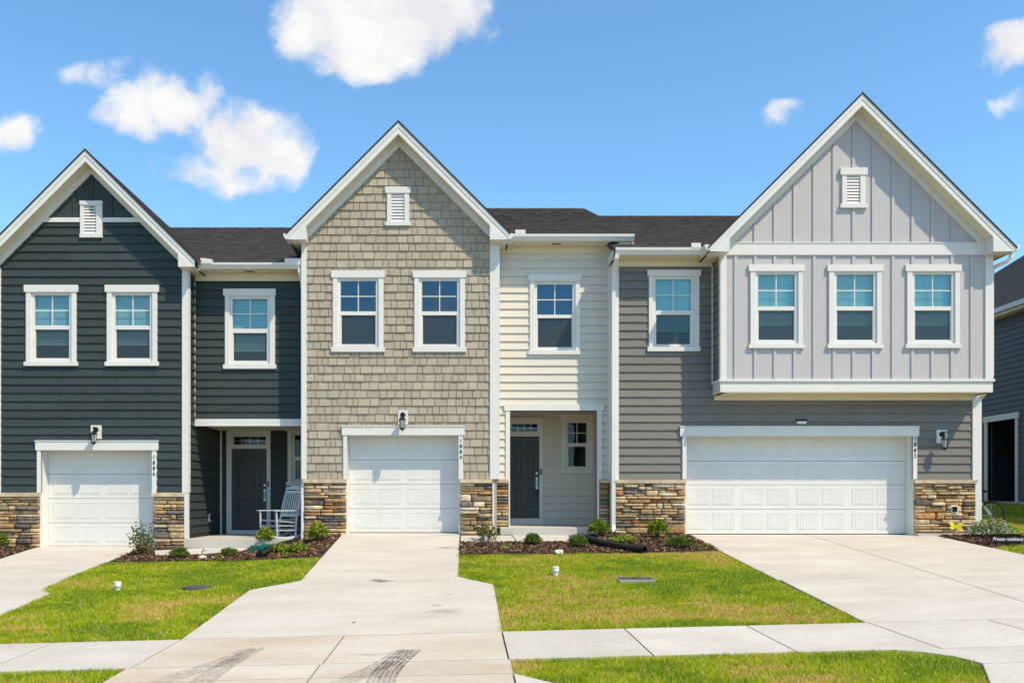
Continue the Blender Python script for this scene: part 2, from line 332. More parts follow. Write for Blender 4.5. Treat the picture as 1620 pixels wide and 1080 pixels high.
def wallcore(parent, fr, poly, rects, m=None, thick=.12, name='wall'):
    mb = MB(); m = m or CORE
    for pc in subtract([poly], rects): mb.loft([fr(x, -.001, z) for x, z in pc], [fr(x, -thick, z) for x, z in pc])
    return mb.build(name, m, parent)
def rectpoly(x0, x1, z0, z1): return [(x0, z0), (x1, z0), (x1, z1), (x0, z1)]

# ------------------------------------------------------------------ terrain
def lerp(a, b, t): return a+(b-a)*t
def cl(t): return np.clip(t, 0, 1)
def g(X, Y):
    X = np.asarray(X, float); Y = np.asarray(Y, float)
    zf = np.where(X < -2.7, lerp(-.294, -.006, cl((X+4.6)/1.9)), lerp(-.006, -.04, cl((X-1.5)/3)))
    zs = -.905+.0247*np.clip(X, -60, 60)
    back = zf+.062*np.clip(Y, 0, 12)*cl((X-11)/1.5)
    fwd = lerp(zs, zf, cl((Y+8.7)/8.7))
    z = np.where(Y >= 0, back, fwd)
    z = np.where(Y < -8.7, zs-.02*np.minimum(-8.7-Y, 1.75), z)
    return np.where(Y < -10.45, zs-.035-.03*np.minimum(-10.45-Y, 1.75), z)
def gz(x, y): return float(g(x, y))
def G(px, py):                            # photo measure on the ground -> world point
    lo, hi = -14., 14.
    for _ in range(50):
        m = (lo+hi)/2; x, z = P(px, py, m)
        if z > gz(x, m): lo = m
        else: hi = m
    return Vector((PX(px, m), m, gz(PX(px, m), m)))
def cells(poly, cell=.6):
    xs = [p[0] for p in poly]; ys = [p[1] for p in poly]; res = []
    x = min(xs)
    while x < max(xs)-1e-6:
        cx = clip(clip(poly, 1, 0, x+cell), -1, 0, -x); y = min(ys)
        while cx and y < max(ys)-1e-6:
            c = clip(clip(cx, 0, 1, y+cell), 0, -1, -y)
            if area(c) > 1e-5: res.append(c)
            y += cell
        x += cell
    return res
def drape(name, m, poly, off=0.0, parent=None, depth=.12, cell=.6, bumpy=0.0):
    mb = MB(); zz = lambda x, y: gz(x, y)+off+(bumpy*(math.sin(x*9.1+y*3)*math.sin(y*8.3-x*2)) if bumpy else 0)
    for c in cells(poly, cell): mb.poly([(x, y, zz(x, y)) for x, y in c])
    n = len(poly)
    for i in range(n):
        a, b = poly[i], poly[(i+1) % n]
        k = max(1, int(math.hypot(b[0]-a[0], b[1]-a[1])/cell))
        for j in range(k):
            p = (lerp(a[0], b[0], j/k), lerp(a[1], b[1], j/k)); q = (lerp(a[0], b[0], (j+1)/k), lerp(a[1], b[1], (j+1)/k))
            mb.poly([(*p, zz(*p)), (*p, zz(*p)-depth), (*q, zz(*q)-depth), (*q, zz(*q))])
    return mb.build(name, m, parent)
def structure(name, loc=(0, 0, 0)):
    o = bpy.data.objects.new(name, None); col.objects.link(o); o.location = loc; WL[o.name] = Vector(loc); o['kind'] = 'structure'; return o
def ground_sheet():
    xs = np.concatenate([[-600, -200, -80, -40, -25, -18], np.arange(-14, 20.01, .5), [22, 26, 34, 50, 100, 250, 600]])
    ys = np.concatenate([np.arange(-12.2, 12.01, .4), [14, 18, 30, 60, 150, 400, 900]])
    XX, YY = np.meshgrid(xs, ys); ZZ = g(XX, YY)-.03
    v = np.stack([XX.ravel(), YY.ravel(), ZZ.ravel()], 1); nx = len(xs); f = []
    for j in range(len(ys)-1):
        for i in range(nx-1): a = j*nx+i; f.append((a, a+1, a+nx+1, a+nx))
    me = bpy.data.meshes.new('ground'); me.from_pydata(v.tolist(), [], f); me.update()
    o = link('ground', me, 'soil'); o['kind'] = 'structure'
ground_sheet()
st = MB()
xsr = [-600, -60, 60, 600]
for a, b in zip(xsr[:-1], xsr[1:]):
    za, zb = gz(a, -12.3)-.14, gz(b, -12.3)-.14
    st.poly([(a, -12.35, za), (b, -12.35, zb), (b, -22, zb), (a, -22, za)])
st.build('road', 'asphalt')['kind'] = 'structure'
kb = MB()
kb.loft([(-60, -12.35, gz(-60, -12.2)), (-60, -12.2, gz(-60, -12.2)), (-60, -12.2, gz(-60, -12.2)-.2), (-60, -12.35, gz(-60, -12.2)-.2)],
        [(60, -12.35, gz(60, -12.2)), (60, -12.2, gz(60, -12.2)), (60, -12.2, gz(60, -12.2)-.2), (60, -12.35, gz(60, -12.2)-.2)])
kb.build('kerb', 'walk')['kind'] = 'structure'
far = MB(); far.poly([(-600, -22, -1.3), (600, -22, -1.3), (600, -600, -1.3), (-600, -600, -1.3)]).build('far_ground', 'farlawn')['kind'] = 'structure'

def rp(x0, x1, y0, y1): return [(x0, y0), (x1, y0), (x1, y1), (x0, y1)]
J = .010
drv = structure('driveway_middle')
drape('paving_slab', 'concrete', [(-2.65, .36), (-2.65, -5.15), (-3.36, -5.68), (-3.49, -8.7+J), (.46, -8.7+J), (.45, -5.72), (-.11, -5.0), (-.11, .36)], 0, drv)
drape('paving_slab', 'apron', rp(-3.49+J, -1.48-J, -10.45+J, -8.7-J), 0, drv); drape('paving_slab', 'apron', rp(-1.48+J, .46-J, -10.45+J, -8.7-J), 0, drv)
drape('paving_slab', 'apron', rp(-3.52, -1.5-J, -11.12+J, -10.45-J), 0, drv); drape('paving_slab', 'apron', rp(-1.5+J, .47, -11.12+J, -10.45-J), 0, drv)
drape('paving_slab', 'apron', [(-3.56, -11.12-J), (-3.9, -12.2), (-1.5-J, -12.2), (-1.5-J, -11.12-J)], 0, drv)
drape('paving_slab', 'apron', [(-1.5+J, -11.12-J), (-1.5+J, -12.2), (.46, -12.2), (.46, -11.12-J)], 0, drv)
drape('paving_slab', 'walk', [(.47+J, -11.12-J), (.47+J, -12.2), (1.6, -12.2), (.8, -11.55)], 0, drv)
drl = structure('driveway_left')
drape('paving_slab', 'concrete', [(-6.98, .36), (-6.98, -4.86), (-6.63, -5.35), (-6.63, -8.7+J), (-10.1, -8.7+J), (-10.0, -5.6), (-9.3, -5.0), (-9.3, .36)], 0, drl)
drape('paving_slab', 'apron', rp(-10.1, -6.63-J, -12.2, -8.7-J), 0, drl)
drr = structure('driveway_right')
for a, b in ((4.9, 7.52-J), (7.52+J, 10.2)):
    drape('paving_slab', 'concrete', rp(a, b, -5.62+J*.6, .36), 0, drr)
    drape('paving_slab', 'concrete', rp(a+(.05 if a < 5 else 0), b, -8.7+J, -5.62-J*.6), 0, drr)
for a, b in ((4.97+J, 6.43-J), (6.43+J, 7.9-J), (7.9+J, 10.4)):
    drape('paving_slab', 'walk', rp(a, b, -10.45+J, -8.7-J), 0, drr)
    drape('paving_slab', 'walk', rp(a, b, -11.2+J, -10.45-J) if a > 5 else [(4.45, -10.45-J), (4.70, -10.6), (4.90, -10.85), (4.98, -11.2+J), (b, -11.2+J), (b, -10.45-J)], 0, drr)
    drape('paving_slab', 'walk', rp(a, b, -12.2, -11.2-J) if a > 5 else [(4.97, -11.2-J), (4.5, -12.2), (b, -12.2), (b, -11.2-J)], 0, drr)
sw = structure('pavement')
xs = [.46, 1.97, 3.47, 4.97]
for a, b in zip(xs[:-1], xs[1:]): drape('paving_slab', 'walk', rp(a+J, b-J, -10.45, -8.7), 0, sw)
for k in range(2): drape('paving_slab', 'walk', rp(-6.63+1.57*k+J, -6.63+1.57*(k+1)-J, -10.45, -8.7), 0, sw)
for k in range(8): drape('paving_slab', 'walk', rp(10.4+1.5*k+J, 11.9+1.5*k-J, -10.45, -8.7), 0, sw)
for k in range(5): drape('paving_slab', 'walk', rp(-11.6-1.5*k+J, -10.1-1.5*k-J, -10.45, -8.7), 0, sw)
jb = MB()
for px_ in (rp(-3.5, .46, -12.18, -8.6), rp(4.98, 10.3, -12.1, -8.6), rp(7.4, 7.64, -8.7, .3), rp(-6.5, -3.5, -10.4, -8.75), rp(.5, 4.95, -10.4, -8.75), rp(5, 10.1, -5.8, -5.4)):
    for c in cells(px_, .6): jb.poly([(x, y, gz(x, y)-.02) for x, y in c])
tag(jb.build('joint_filler', 'joint', drv), kind='stuff')
wl = structure('path_left')
drape('paving_slab', 'walk', [(-6.52, -.72), (-5.6, -.36), (-5.4, -1.2), (-6.26, -1.42)], .02, wl); drape('paving_slab', 'walk', [(-5.58, -.36), (-4.6, -.36), (-4.66, -.75), (-5.38, -1.2)], .02, wl)
wm = structure('path_middle')
drape('paving_slab', 'walk', [(-.08, -1.34), (-.08, -.45), (1.0, -.45), (1.05, -1.3)], .02, wm); drape('paving_slab', 'walk', [(1.07, -1.3), (1.02, -.36), (2.2, -.36), (2.24, -1.27)], .02, wm)

# mulch beds
BEDS = {'mulch_bed_left': [(-6.96, -.2), (-2.67, -.2), (-2.67, -3.0), (-5.0, -2.1), (-6.9, -2.2)],
        'mulch_bed_middle': [(-.09, -.2), (4.88, -.2), (4.88, -2.45), (3.16, -2.7), (1.36, -2.85), (-.09, -2.85)],
        'mulch_bed_right': [(10.22, -.1), (12.9, -.1), (12.9, -1.1), (10.22, -2.2)],
        'mulch_bed_edge': [(-10.9, -.1), (-9.32, -.1), (-9.32, -2.0), (-10.9, -2.0)]}
for nme, pl in BEDS.items():
    b_ = drape(nme, 'mulch', pl, .012, None, .08, .25, .012); b_['kind'] = 'structure'

# ------------------------------------------------------------------ house pieces
def texted(s, size, m, parent, loc, rot=(math.radians(90), 0, 0), name='house_number', shear=0.0, ext=.004, scale=(1, 1, 1)):
    cu = bpy.data.curves.new('t', 'FONT'); cu.body = s; cu.size = size; cu.align_x = 'CENTER'; cu.align_y = 'CENTER'; cu.extrude = ext; cu.shear = shear; cu.offset = .0004
    to = bpy.data.objects.new('t', cu); col.objects.link(to); dg = bpy.context.evaluated_depsgraph_get(); me = bpy.data.meshes.new_from_object(to.evaluated_get(dg))
    bpy.data.objects.remove(to); me.materials.clear()
    me.transform(Matrix.Translation(loc) @ Matrix.Rotation(rot[2], 4, 'Z') @ Matrix.Rotation(rot[0], 4, 'X') @ Matrix.Diagonal((*scale, 1)))
    return link(name, me, m, parent)

def window(parent, Y, head, sill, side, glass, rail, blind=None, gm='glass', munt=True, screen=True, proud=.042):
    """head/sill (x0,x1,y0,y1) px, side (x0,x1) px, glass (x0,x1,ytop,ybot) px, rail (y0,y1) px"""
    hx0, hz1 = P(head[0], head[2], Y); hx1, hz0 = P(head[1], head[3], Y)
    sx0, sz1 = P(sill[0], sill[2], Y); sx1, sz0 = P(sill[1], sill[3], Y)
    cx0, cx1 = PX(side[0], Y), PX(side[1], Y)
    gx0, gz1 = P(glass[0], glass[2], Y); gx1, gz0 = P(glass[1], glass[3], Y)
    rz1, rz0 = PZ(rail[0], Y), PZ(rail[1], Y)
    fw = .062; ox0, ox1, oz0, oz1 = gx0-fw, gx1+fw, gz0-.055, gz1+.05
    f = MB(); win = None
    WINHEAD = lambda: MB().box(hx0, hx1, Y-proud-.022, Y+.10, hz0, hz1).box(ox0, ox1, Y-proud-.004, Y+.10, oz1, hz0).build('window_head', 'white', win)
    WINSILL = lambda: MB().box(sx0, sx1, Y-proud-.026, Y+.10, sz0, sz1).box(ox0, ox1, Y-proud-.002, Y+.10, sz1, oz0).build('window_sill', 'white', win)
    # vinyl frame and meeting rail
    f.box(ox0, gx0, Y-.012, Y+.09, oz0, oz1).box(gx1, ox1, Y-.012, Y+.09, oz0, oz1).box(gx0, gx1, Y-.012, Y+.09, gz1, oz1).box(gx0, gx1, Y-.012, Y+.09, oz0, gz0)
    f.box(gx0, gx1, Y-.004, Y+.08, rz0, rz1)
    b2 = .018
    f.box(gx0, gx0+b2, Y+.012, Y+.07, gz0, rz0).box(gx1-b2, gx1, Y+.012, Y+.07, gz0, rz0).box(gx0+b2, gx1-b2, Y+.012, Y+.07, gz0, gz0+b2*1.3)
    win = f.build('window', 'white', parent); WINHEAD(); WINSILL()
    box('window_casing', 'white', win, cx0, ox0, Y-proud-.008, Y+.10, sz1, hz0); box('window_casing', 'white', win, ox1, cx1, Y-proud-.008, Y+.10, sz1, hz0)
    yb = Y+.9; rm = MB()
    rm.poly([(ox0-.3, yb, oz0-.3), (ox1+.3, yb, oz0-.3), (ox1+.3, yb, oz1+.1), (ox0-.3, yb, oz1+.1)])
    for a, b in (((ox0-.3, oz0-.3), (ox0-.3, oz1+.1)), ((ox1+.3, oz0-.3), (ox1+.3, oz1+.1)), ((ox0-.3, oz0-.3), (ox1+.3, oz0-.3)), ((ox0-.3, oz1+.1), (ox1+.3, oz1+.1))):
        rm.poly([(a[0], Y+.125, a[1]), (b[0], Y+.125, b[1]), (b[0], yb, b[1]), (a[0], yb, a[1])])
    rm.build('light_block_box', 'room', win)  # dark box added behind the window to stop light leaks
    mx, mz = (gx0+gx1)/2, (gz1+rz1)/2
    if munt:
        MB().box(mx-.010, mx+.010, Y+.014, Y+.028, rz1, gz1).build('muntin', 'white', win); MB().box(gx0, gx1, Y+.0155, Y+.0265, mz-.010, mz+.010).build('muntin', 'white', win)
        for a, b in ((gx0, mx-.010), (mx+.010, gx1)):
            for c, d in ((rz1, mz-.010), (mz+.010, gz1)): MB().poly([(a, Y+.024, c), (b, Y+.024, c), (b, Y+.024, d), (a, Y+.024, d)]).build('pane', gm, win)
    else: MB().poly([(gx0, Y+.024, rz1), (gx1, Y+.024, rz1), (gx1, Y+.024, gz1), (gx0, Y+.024, gz1)]).build('pane', gm, win)
    MB().poly([(gx0, Y+.05, gz0), (gx1, Y+.05, gz0), (gx1, Y+.05, rz0), (gx0, Y+.05, rz0)]).build('pane', gm, win)
    if screen: MB().poly([(gx0+b2, Y+.03, gz0+b2), (gx1-b2, Y+.03, gz0+b2), (gx1-b2, Y+.03, rz0), (gx0+b2, Y+.03, rz0)]).build('insect_screen', 'screen', win)
    if blind:
        kind, yend = blind; bz = PZ(yend, Y); s = MB()
        if kind == 'slat':
            z = gz1-.01
            while z > bz:
                s.loft([(gx0, Y+.095, z-.033), (gx1, Y+.095, z-.033), (gx1, Y+.098, z-.031), (gx0, Y+.098, z-.031)], [(gx0, Y+.112, z), (gx1, Y+.112, z), (gx1, Y+.115, z+.002), (gx0, Y+.115, z+.002)]); z -= .043
            s.box(gx0, gx1, Y+.10, Y+.14, bz-.02, bz+.01)
            s.build('blind', 'blind', win)
        else:
            s.box(gx0, gx1, Y+.105, Y+.111, bz, gz1+.03).box(gx0, gx1, Y+.100, Y+.116, bz-.025, bz); s.build('window_shade', 'shade', win)
    return (cx0+.02, cx1-.02, sz0+.02, hz1-.02), (ox0-.005, ox1+.005, oz0-.005, oz1+.005)      # cut for cladding, hole in the wall

def gable_vent(parent, Y, x0, x1, y0, y1, hy, sy, sx, lv):
    X0, Z1 = P(x0, y0, Y); X1, Z0 = P(x1, y1, Y); hz = PZ(hy, Y); szz = PZ(sy, Y); a, b = PX(sx[0], Y), PX(sx[1], Y); l0, lz1 = P(lv[0], lv[2], Y); l1, lz0 = P(lv[1], lv[3], Y)
    v = MB().box(l0-.01, l1+.01, Y-.012, Y-.003, szz, hz).box(a, l0, Y-.055, Y, szz, hz).box(l1, b, Y-.055, Y, szz, hz).box(l0, l1, Y-.053, Y, lz1, hz).box(l0, l1, Y-.053, Y, szz, lz0).build('gable_vent', 'white', parent)
    MB().box(X0, X1, Y-.070, Y, hz, Z1).build('vent_head', 'white', v); MB().box(X0, X1, Y-.070, Y, Z0, szz).build('vent_sill', 'white', v)
    n = max(5, int((lz1-lz0)/.062)); hh = (lz1-lz0)/n
    for k in range(n):
        z = lz0+k*hh; MB().loft([(l0, Y-.040, z), (l1, Y-.040, z), (l1, Y-.040, z+.010), (l0, Y-.040, z+.010)], [(l0, Y-.012, z+hh*.75), (l1, Y-.012, z+hh*.75), (l1, Y-.012, z+hh*.95), (l0, Y-.012, z+hh*.95)]).build('louvre_slat', 'white', v)
    return (a+.02, b-.02, Z0+.02, Z1-.02)

def garage(parent, Y, x0, x1, ytop, ybot, trimL, trimR, header, trim_bot, secs, cols, r=.33):
    X0, X1 = PX(x0, Y), PX(x1, Y); zt = PZ(ytop, Y); zb = PZ(ybot, Y+r); Yd = Y+r
    hz1, hz0 = PZ(header[2], Y), PZ(header[3], Y); tb = PZ(trim_bot, Y)
    fr = MB().box(PX(trimL[0], Y), X0, Y-.052, Y+.02, tb, hz0).box(X1, PX(trimR[1], Y), Y-.052, Y+.02, tb, hz0)
    fr.box(X0-.10, X0, Y-.018, Yd+.02, zb-.05, hz0).box(X1, X1+.10, Y-.018, Yd+.02, zb-.05, hz0).box(X0, X1, Y-.018, Yd+.02, hz0, hz0+.1)
    frm = fr.build('garage_door_frame', 'white', parent)
    MB().box(PX(header[0], Y), PX(header[1], Y), Y-.066, Y+.02, hz0, hz1).box(PX(header[0], Y)-.012, PX(header[1], Y)+.012, Y-.080, Y+.02, hz1, hz1+.02).build('door_header', 'white', frm)
    door = MB().box(X0, X1, Yd-.012, Yd+.02, zb-.01, zb+.03).build('garage_door', 'black', parent)
    zs = [PZ(s, Yd) for s in secs]; zs[0] = hz0+.05; zs[-1] = zb+.012
    for k in range(4):
        z1, z0 = zs[k]-.004, zs[k+1]+.004
        MB().box(X0+.004, X1-.004, Yd-.02, Yd+.03, z0, z1).build('door_section', 'door_white', door)
        h = z1-z0 if k else PZ(secs[0], Yd)-z0
        for a, b in cols:
            A, B = lerp(X0, X1, a), lerp(X0, X1, b); pz0, pz1 = z0+h*.17, z0+h*.84; p = MB(); n = 7; wd = (B-A)/n
            # raised border bead, then beaded boards
            p.box(A, B, Yd-.0245, Yd-.019, pz1-.012, pz1).box(A, B, Yd-.0245, Yd-.019, pz0, pz0+.012).box(A, A+.012, Yd-.0245, Yd-.019, pz0+.012, pz1-.012).box(B-.012, B, Yd-.0245, Yd-.019, pz0+.012, pz1-.012)
            for j in range(n): p.box(lerp(A+.022, B-.022, j/n)+.004, lerp(A+.022, B-.022, (j+1)/n)-.004, Yd-.0245, Yd-.019, pz0+.022, pz1-.022)
            p.build('door_panel', 'door_white', door)
    return (PX(trimL[0], Y)+.02, PX(trimR[1], Y)-.02, zb-1, hz1-.02), (X0-.05, X1+.05, zb-1, hz0+.05)

def lantern(parent, Y, plate, cx, ytop, ybot, fwd=.17):
    a, z1 = P(plate[0], plate[2], Y); b, z0 = P(plate[1], plate[3], Y)
    lp = MB().box(a, b, Y-.045, Y-.002, z0, z1).build('wall_lantern', 'white', parent)
    c = (a+b)/2; zc = lerp(z0, z1, .68); Yl = Y-.045
    MB().lathe((c, Yl, zc), [(.058, 0), (.058, -.014), (.04, -.026), (.016, -.03)], 16, 'y').tube([(c, Yl-.02, zc), (c, Yl-.07, zc+.03), (c, Yl-.12, zc+.045), (c, Yl-fwd, zc+.02)], .012).build('bracket', 'black', lp)
    x = PX(cx, Y-fwd); yl = Yl-fwd; zt = PZ(ytop, yl); zb = PZ(ybot, yl); hh = zt-zb
    MB().lathe((x, yl, 0), [(.012, zt), (.016, zt-.02*hh/.3), (.02, zt-hh*.1), (.055, zt-hh*.2), (.078, zt-hh*.27), (.076, zt-hh*.3)], 6).build('cap', 'black', lp)
    MB().lathe((x, yl, 0), [(.058, zt-hh*.31), (.046, zb+hh*.2)], 6).build('lamp_glass', MTL, lp)
    cg = MB()
    for k in range(6):
        q = 2*math.pi*k/6; cg.tube([(x+.063*math.cos(q), yl+.063*math.sin(q), zt-hh*.3), (x+.05*math.cos(q), yl+.05*math.sin(q), zb+hh*.2)], .006, 5)
    cg.lathe((x, yl, 0), [(.05, zb+hh*.21), (.056, zb+hh*.19), (.05, zb+hh*.13), (.025, zb+hh*.08), (.012, zb+hh*.05), (.008, zb)], 10)
    cg.build('cage', 'black', lp)
m = bpy.data.materials.new('seeded_glass'); m.use_nodes = True; b_ = m.node_tree.nodes['Principled BSDF']; b_.inputs['Base Color'].default_value = (.55, .56, .54, 1); b_.inputs['Roughness'].default_value = .25; b_.inputs['Transmission Weight'].default_value = .5; MTL = m

def stone_mesh(w, h, dep, rnd):
    n = 10; v = []; f = []
    def ring(ix, iz, y, jit):
        pts = []
        for k in range(n):
            a = 2*math.pi*(k+.5)/n; ca, sa = math.cos(a), math.sin(a); q = max(abs(ca), abs(sa)); e_ = .30
            sx = (abs(ca)/q)**e_*(1 if ca > 0 else -1); sz = (abs(sa)/q)**e_*(1 if sa > 0 else -1)
            pts.append((sx*(w/2-ix)+rnd.uniform(-jit, jit), y+rnd.uniform(-jit, jit)*.5, sz*(h/2-iz)+rnd.uniform(-jit, jit)))
        return pts
    b = min(w, h)
    for rg in (ring(.0, .0, 0, .003), ring(.001, .001, -dep*.62, b*.035), ring(b*.055, b*.07, -dep*.93, b*.05), ring(w*.25, b*.25, -dep, b*.05)): v += rg
    for r_ in range(3):
        for k in range(n): f.append((r_*n+k, r_*n+(k+1) % n, (r_+1)*n+(k+1) % n, (r_+1)*n+k))
    f.append(tuple(range(3*n, 4*n))); return v, f
def stonework(parent, Y, x0, x1, ztop, zbot, rnd, depth=.06):
    X0, X1 = x0, x1
    vn = MB().box(X0, X1, Y-.012, Y+.10, zbot-.3, ztop).build('stone_veneer', 'stone_backing', parent)
    def put(a, b, c, d):
        gp = rnd.uniform(.003, .008); w, h = b-a-gp*2, d-c-gp*2
        if w < .03 or h < .025: return
        v, f = stone_mesh(w, h, rnd.uniform(.035, .035+depth), rnd); me = bpy.data.meshes.new('stone'); cx, cz = (a+b)/2, (c+d)/2
        me.from_pydata([(p[0]+cx, p[1]+Y-.010, p[2]+cz) for p in v], [], f); me.update(); me.polygons.foreach_set('use_smooth', [True]*len(f)); link('stone', me, 'stone', vn)
    z = ztop
    while z > zbot-.12:
        h = rnd.choice((.055, .07, .085, .10, .125, .15)); x = X0
        while x < X1-.001:
            w = rnd.uniform(.12, .5) if h > .09 else rnd.uniform(.16, .6)
            if X1-(x+w) < .13: w = X1-x
            jz = 0
            if h > .11 and rnd.random() < .6:
                t = rnd.uniform(.38, .62); put(x, x+w, z-h*t, z)
                if w > .35 and rnd.random() < .6: m_ = rnd.uniform(.3, .7); put(x, x+w*m_, z-h, z-h*t); put(x+w*m_, x+w, z-h, z-h*t)
                else: put(x, x+w, z-h, z-h*t)
            else: put(x, x+w, z-h, z)
            x += w
        z -= h
def capstone(parent, Y, x0, x1, z0, z1, y1=None):
    n = max(1, round((x1-x0)/.75)); y1 = Y+.02 if y1 is None else y1
    for k in range(n):
        a, b = lerp(x0, x1, k/n)+.003, lerp(x0, x1, (k+1)/n)-.003
        MB().loft([(a, Y-.115, z0+.006), (b, Y-.112, z0+.004), (b, Y-.12, z1-.014), (a, Y-.118, z1-.016)], [(a, y1, z0), (b, y1, z0), (b, y1, z1), (a, y1, z1)]).build('cap_stone', 'cap', parent)

def gable(parent, Yw, o, xa, za, hs, tv, wl_, wr, chopz, chopL, chopR, frv, depth, ss=('soffit')):
    """45 degree gable roof: outer apex (xa,za) in plane Yw-o, half span hs, fascia vertical size tv, walls wl_/wr, frieze vertical size frv"""
    Yf = Yw-o; t = .05
    def slab(name, m, zo0, zo1, y0, y1, trim=0, ext=0.0):
        out = []
        for s in (-1, 1):
            xe = xa+s*(hs+ext); a = MB()
            a.prism([(xa, za+zo1), (xe, za-hs-ext+zo1), (xe, za-hs-ext+zo0), (xa, za+zo0)], y0, y1)
            out.append(a.build(name, m, parent))
        return out
    # shingled roof slabs with stepped courses
    for s in (-1, 1):
        a = MB(); e = .145*math.sqrt(.5); n = int((hs+.04)/e)+1
        for k in range(n):
            h0, h1 = min(k*e, hs+.04), min((k+1)*e+.01, hs+.04)
            if h1 <= h0: continue
            a.prism([(xa+s*h0, za-h0+.022), (xa+s*h1, za-h1+.036), (xa+s*h1, za-h1), (xa+s*h0, za-h0)], Yf-.0185, Yw+depth)
        a.build('roof_slope', 'roof', parent)
    # drip edge, fascia with crown strip
    slab('drip_edge', 'roof_edge', -.008, .037, Yf-.027, Yf-.019, 0, .045)
    slab('drip_flashing', 'white', -.03, -.009, Yf-.0185, Yf, 0, .02)
    for s in (-1, 1):
        zc = chopz
        def fas(y0, y1, d0, d1, name):
            pl = [(xa, za-d0), (xa+s*hs, za-hs-d0), (xa+s*hs, za-hs-d1), (xa, za-d1)]
            pl = clip(pl, 0, -1, -zc); return MB().prism(pl, y0, y1).build(name, 'white', parent)
        fas(Yf, Yf+.03, .03, tv, 'rake_board'); fas(Yf-.012, Yf+.004, .031, .03+tv*.30, 'rake_moulding')
        # sloping soffit between fascia and wall
        MB().prism(clip([(xa, za-tv+.022), (xa+s*(hs-.005), za-hs-tv+.027), (xa+s*(hs-.005), za-hs-tv+.037), (xa, za-tv+.032)], 0, -1, -zc-.02), Yf+.03, Yw+.05).build('soffit', 'soffit', parent)
        # frieze board on the wall under it
        we = wl_ if s < 0 else wr; hw = abs(we-xa)
        MB().prism(clip([(xa, za-tv+.02), (we, za-tv-hw+.02), (we, za-tv-hw-frv), (xa, za-tv-frv)], 0, -1, -zc+.0), Yw-.056, Yw-.004).build('frieze_board', 'white', parent)
        # boxed eave return
        cx = chopL if s < 0 else chopR; xe = xa+s*hs
        zt_ = za-tv-abs(cx-xa); pl = [(cx, zc), (xe, zc), (xe, max(zc+.004, za-hs-tv)), (cx, zt_)]
        MB().prism(pl, Yf-.012, Yw-.0).build('eave_return', 'white', parent)
        MB().box(cx, xe, Yw, Yw+.75, zc, zc+.02).build('eave_soffit', 'soffit', parent)
        MB().box(xe-s*.03, xe, Yw, Yw+4.0, zc, za-hs-.03).build('eave_fascia', 'white', parent)
def gutter(parent, x0, x1, Yb, z0, z1, name='gutter'):
    h = z1-z0; pr = [(Yb, z0+.005), (Yb-.06, z0), (Yb-.085, z0+h*.35), (Yb-.115, z0+h*.62), (Yb-.12, z1), (Yb-.108, z1), (Yb-.10, z0+h*.65), (Yb-.07, z0+h*.4), (Yb-.05, z0+.012), (Yb, z0+.017)]
    gt = MB().loft([(x0, y, z) for y, z in pr], [(x1, y, z) for y, z in pr]).build(name, 'white', parent)
    en = [(Yb, z0+.005), (Yb-.06, z0), (Yb-.085, z0+h*.35), (Yb-.115, z0+h*.62), (Yb-.12, z1), (Yb, z1)]
    for x in (x0, x1): MB().loft([(x-.003, y, z) for y, z in en], [(x+.003, y, z) for y, z in en]).build('end_cap', 'white', gt)
    return gt
def steproof(parent, x0, x1, y0, z0, yr, zr, m='roof'):
    a = MB(); ln = math.hypot(yr-y0, zr-z0); n = int(ln/.145); 
    for k in range(n):
        t0, t1 = k/n, (k+1)/n+.002
        a.loft([(x0, lerp(y0, yr, t0), lerp(z0, zr, t0)+.034), (x0, lerp(y0, yr, t1), lerp(z0, zr, t1)+.022), (x0, lerp(y0, yr, t1), lerp(z0, zr, t1)-.05), (x0, lerp(y0, yr, t0), lerp(z0, zr, t0)-.05)],
               [(x1, lerp(y0, yr, t0), lerp(z0, zr, t0)+.034), (x1, lerp(y0, yr, t1), lerp(z0, zr, t1)+.022), (x1, lerp(y0, yr, t1), lerp(z0, zr, t1)-.05), (x1, lerp(y0, yr, t0), lerp(z0, zr, t0)-.05)])
    a.build('roof_slope', m, parent)
    MB().loft([(x0, yr, zr+.03), (x0, 2*yr-y0, z0), (x0, 2*yr-y0, z0-.1), (x0, yr, zr-.05)], [(x1, yr, zr+.03), (x1, 2*yr-y0, z0), (x1, 2*yr-y0, z0-.1), (x1, yr, zr-.05)]).build('roof_slope', m, parent)
    q = x0+.15
    while q < x1-.2:
        w = min(.33, x1-.05-q); MB().loft([(q, yr-.15, zr-.02), (q, yr, zr+.055), (q, yr+.15, zr-.02)], [(q+w, yr-.15, zr-.028), (q+w, yr, zr+.047), (q+w, yr+.15, zr-.028)]).build('ridge_cap', m, parent); q += .335
def downspout(parent, pts, name='downspout', wx=.04, wy=.03):
    return MB().tube(pts, 0, 4, (wx, wy), Vector((0, -1, 0))).build(name, 'white', parent)
def soffit_vent(parent, x, y, z): box('soffit_vent', 'ventbrown', parent, x-.10, x+.10, y-.05, y+.05, z-.004, z+.002)
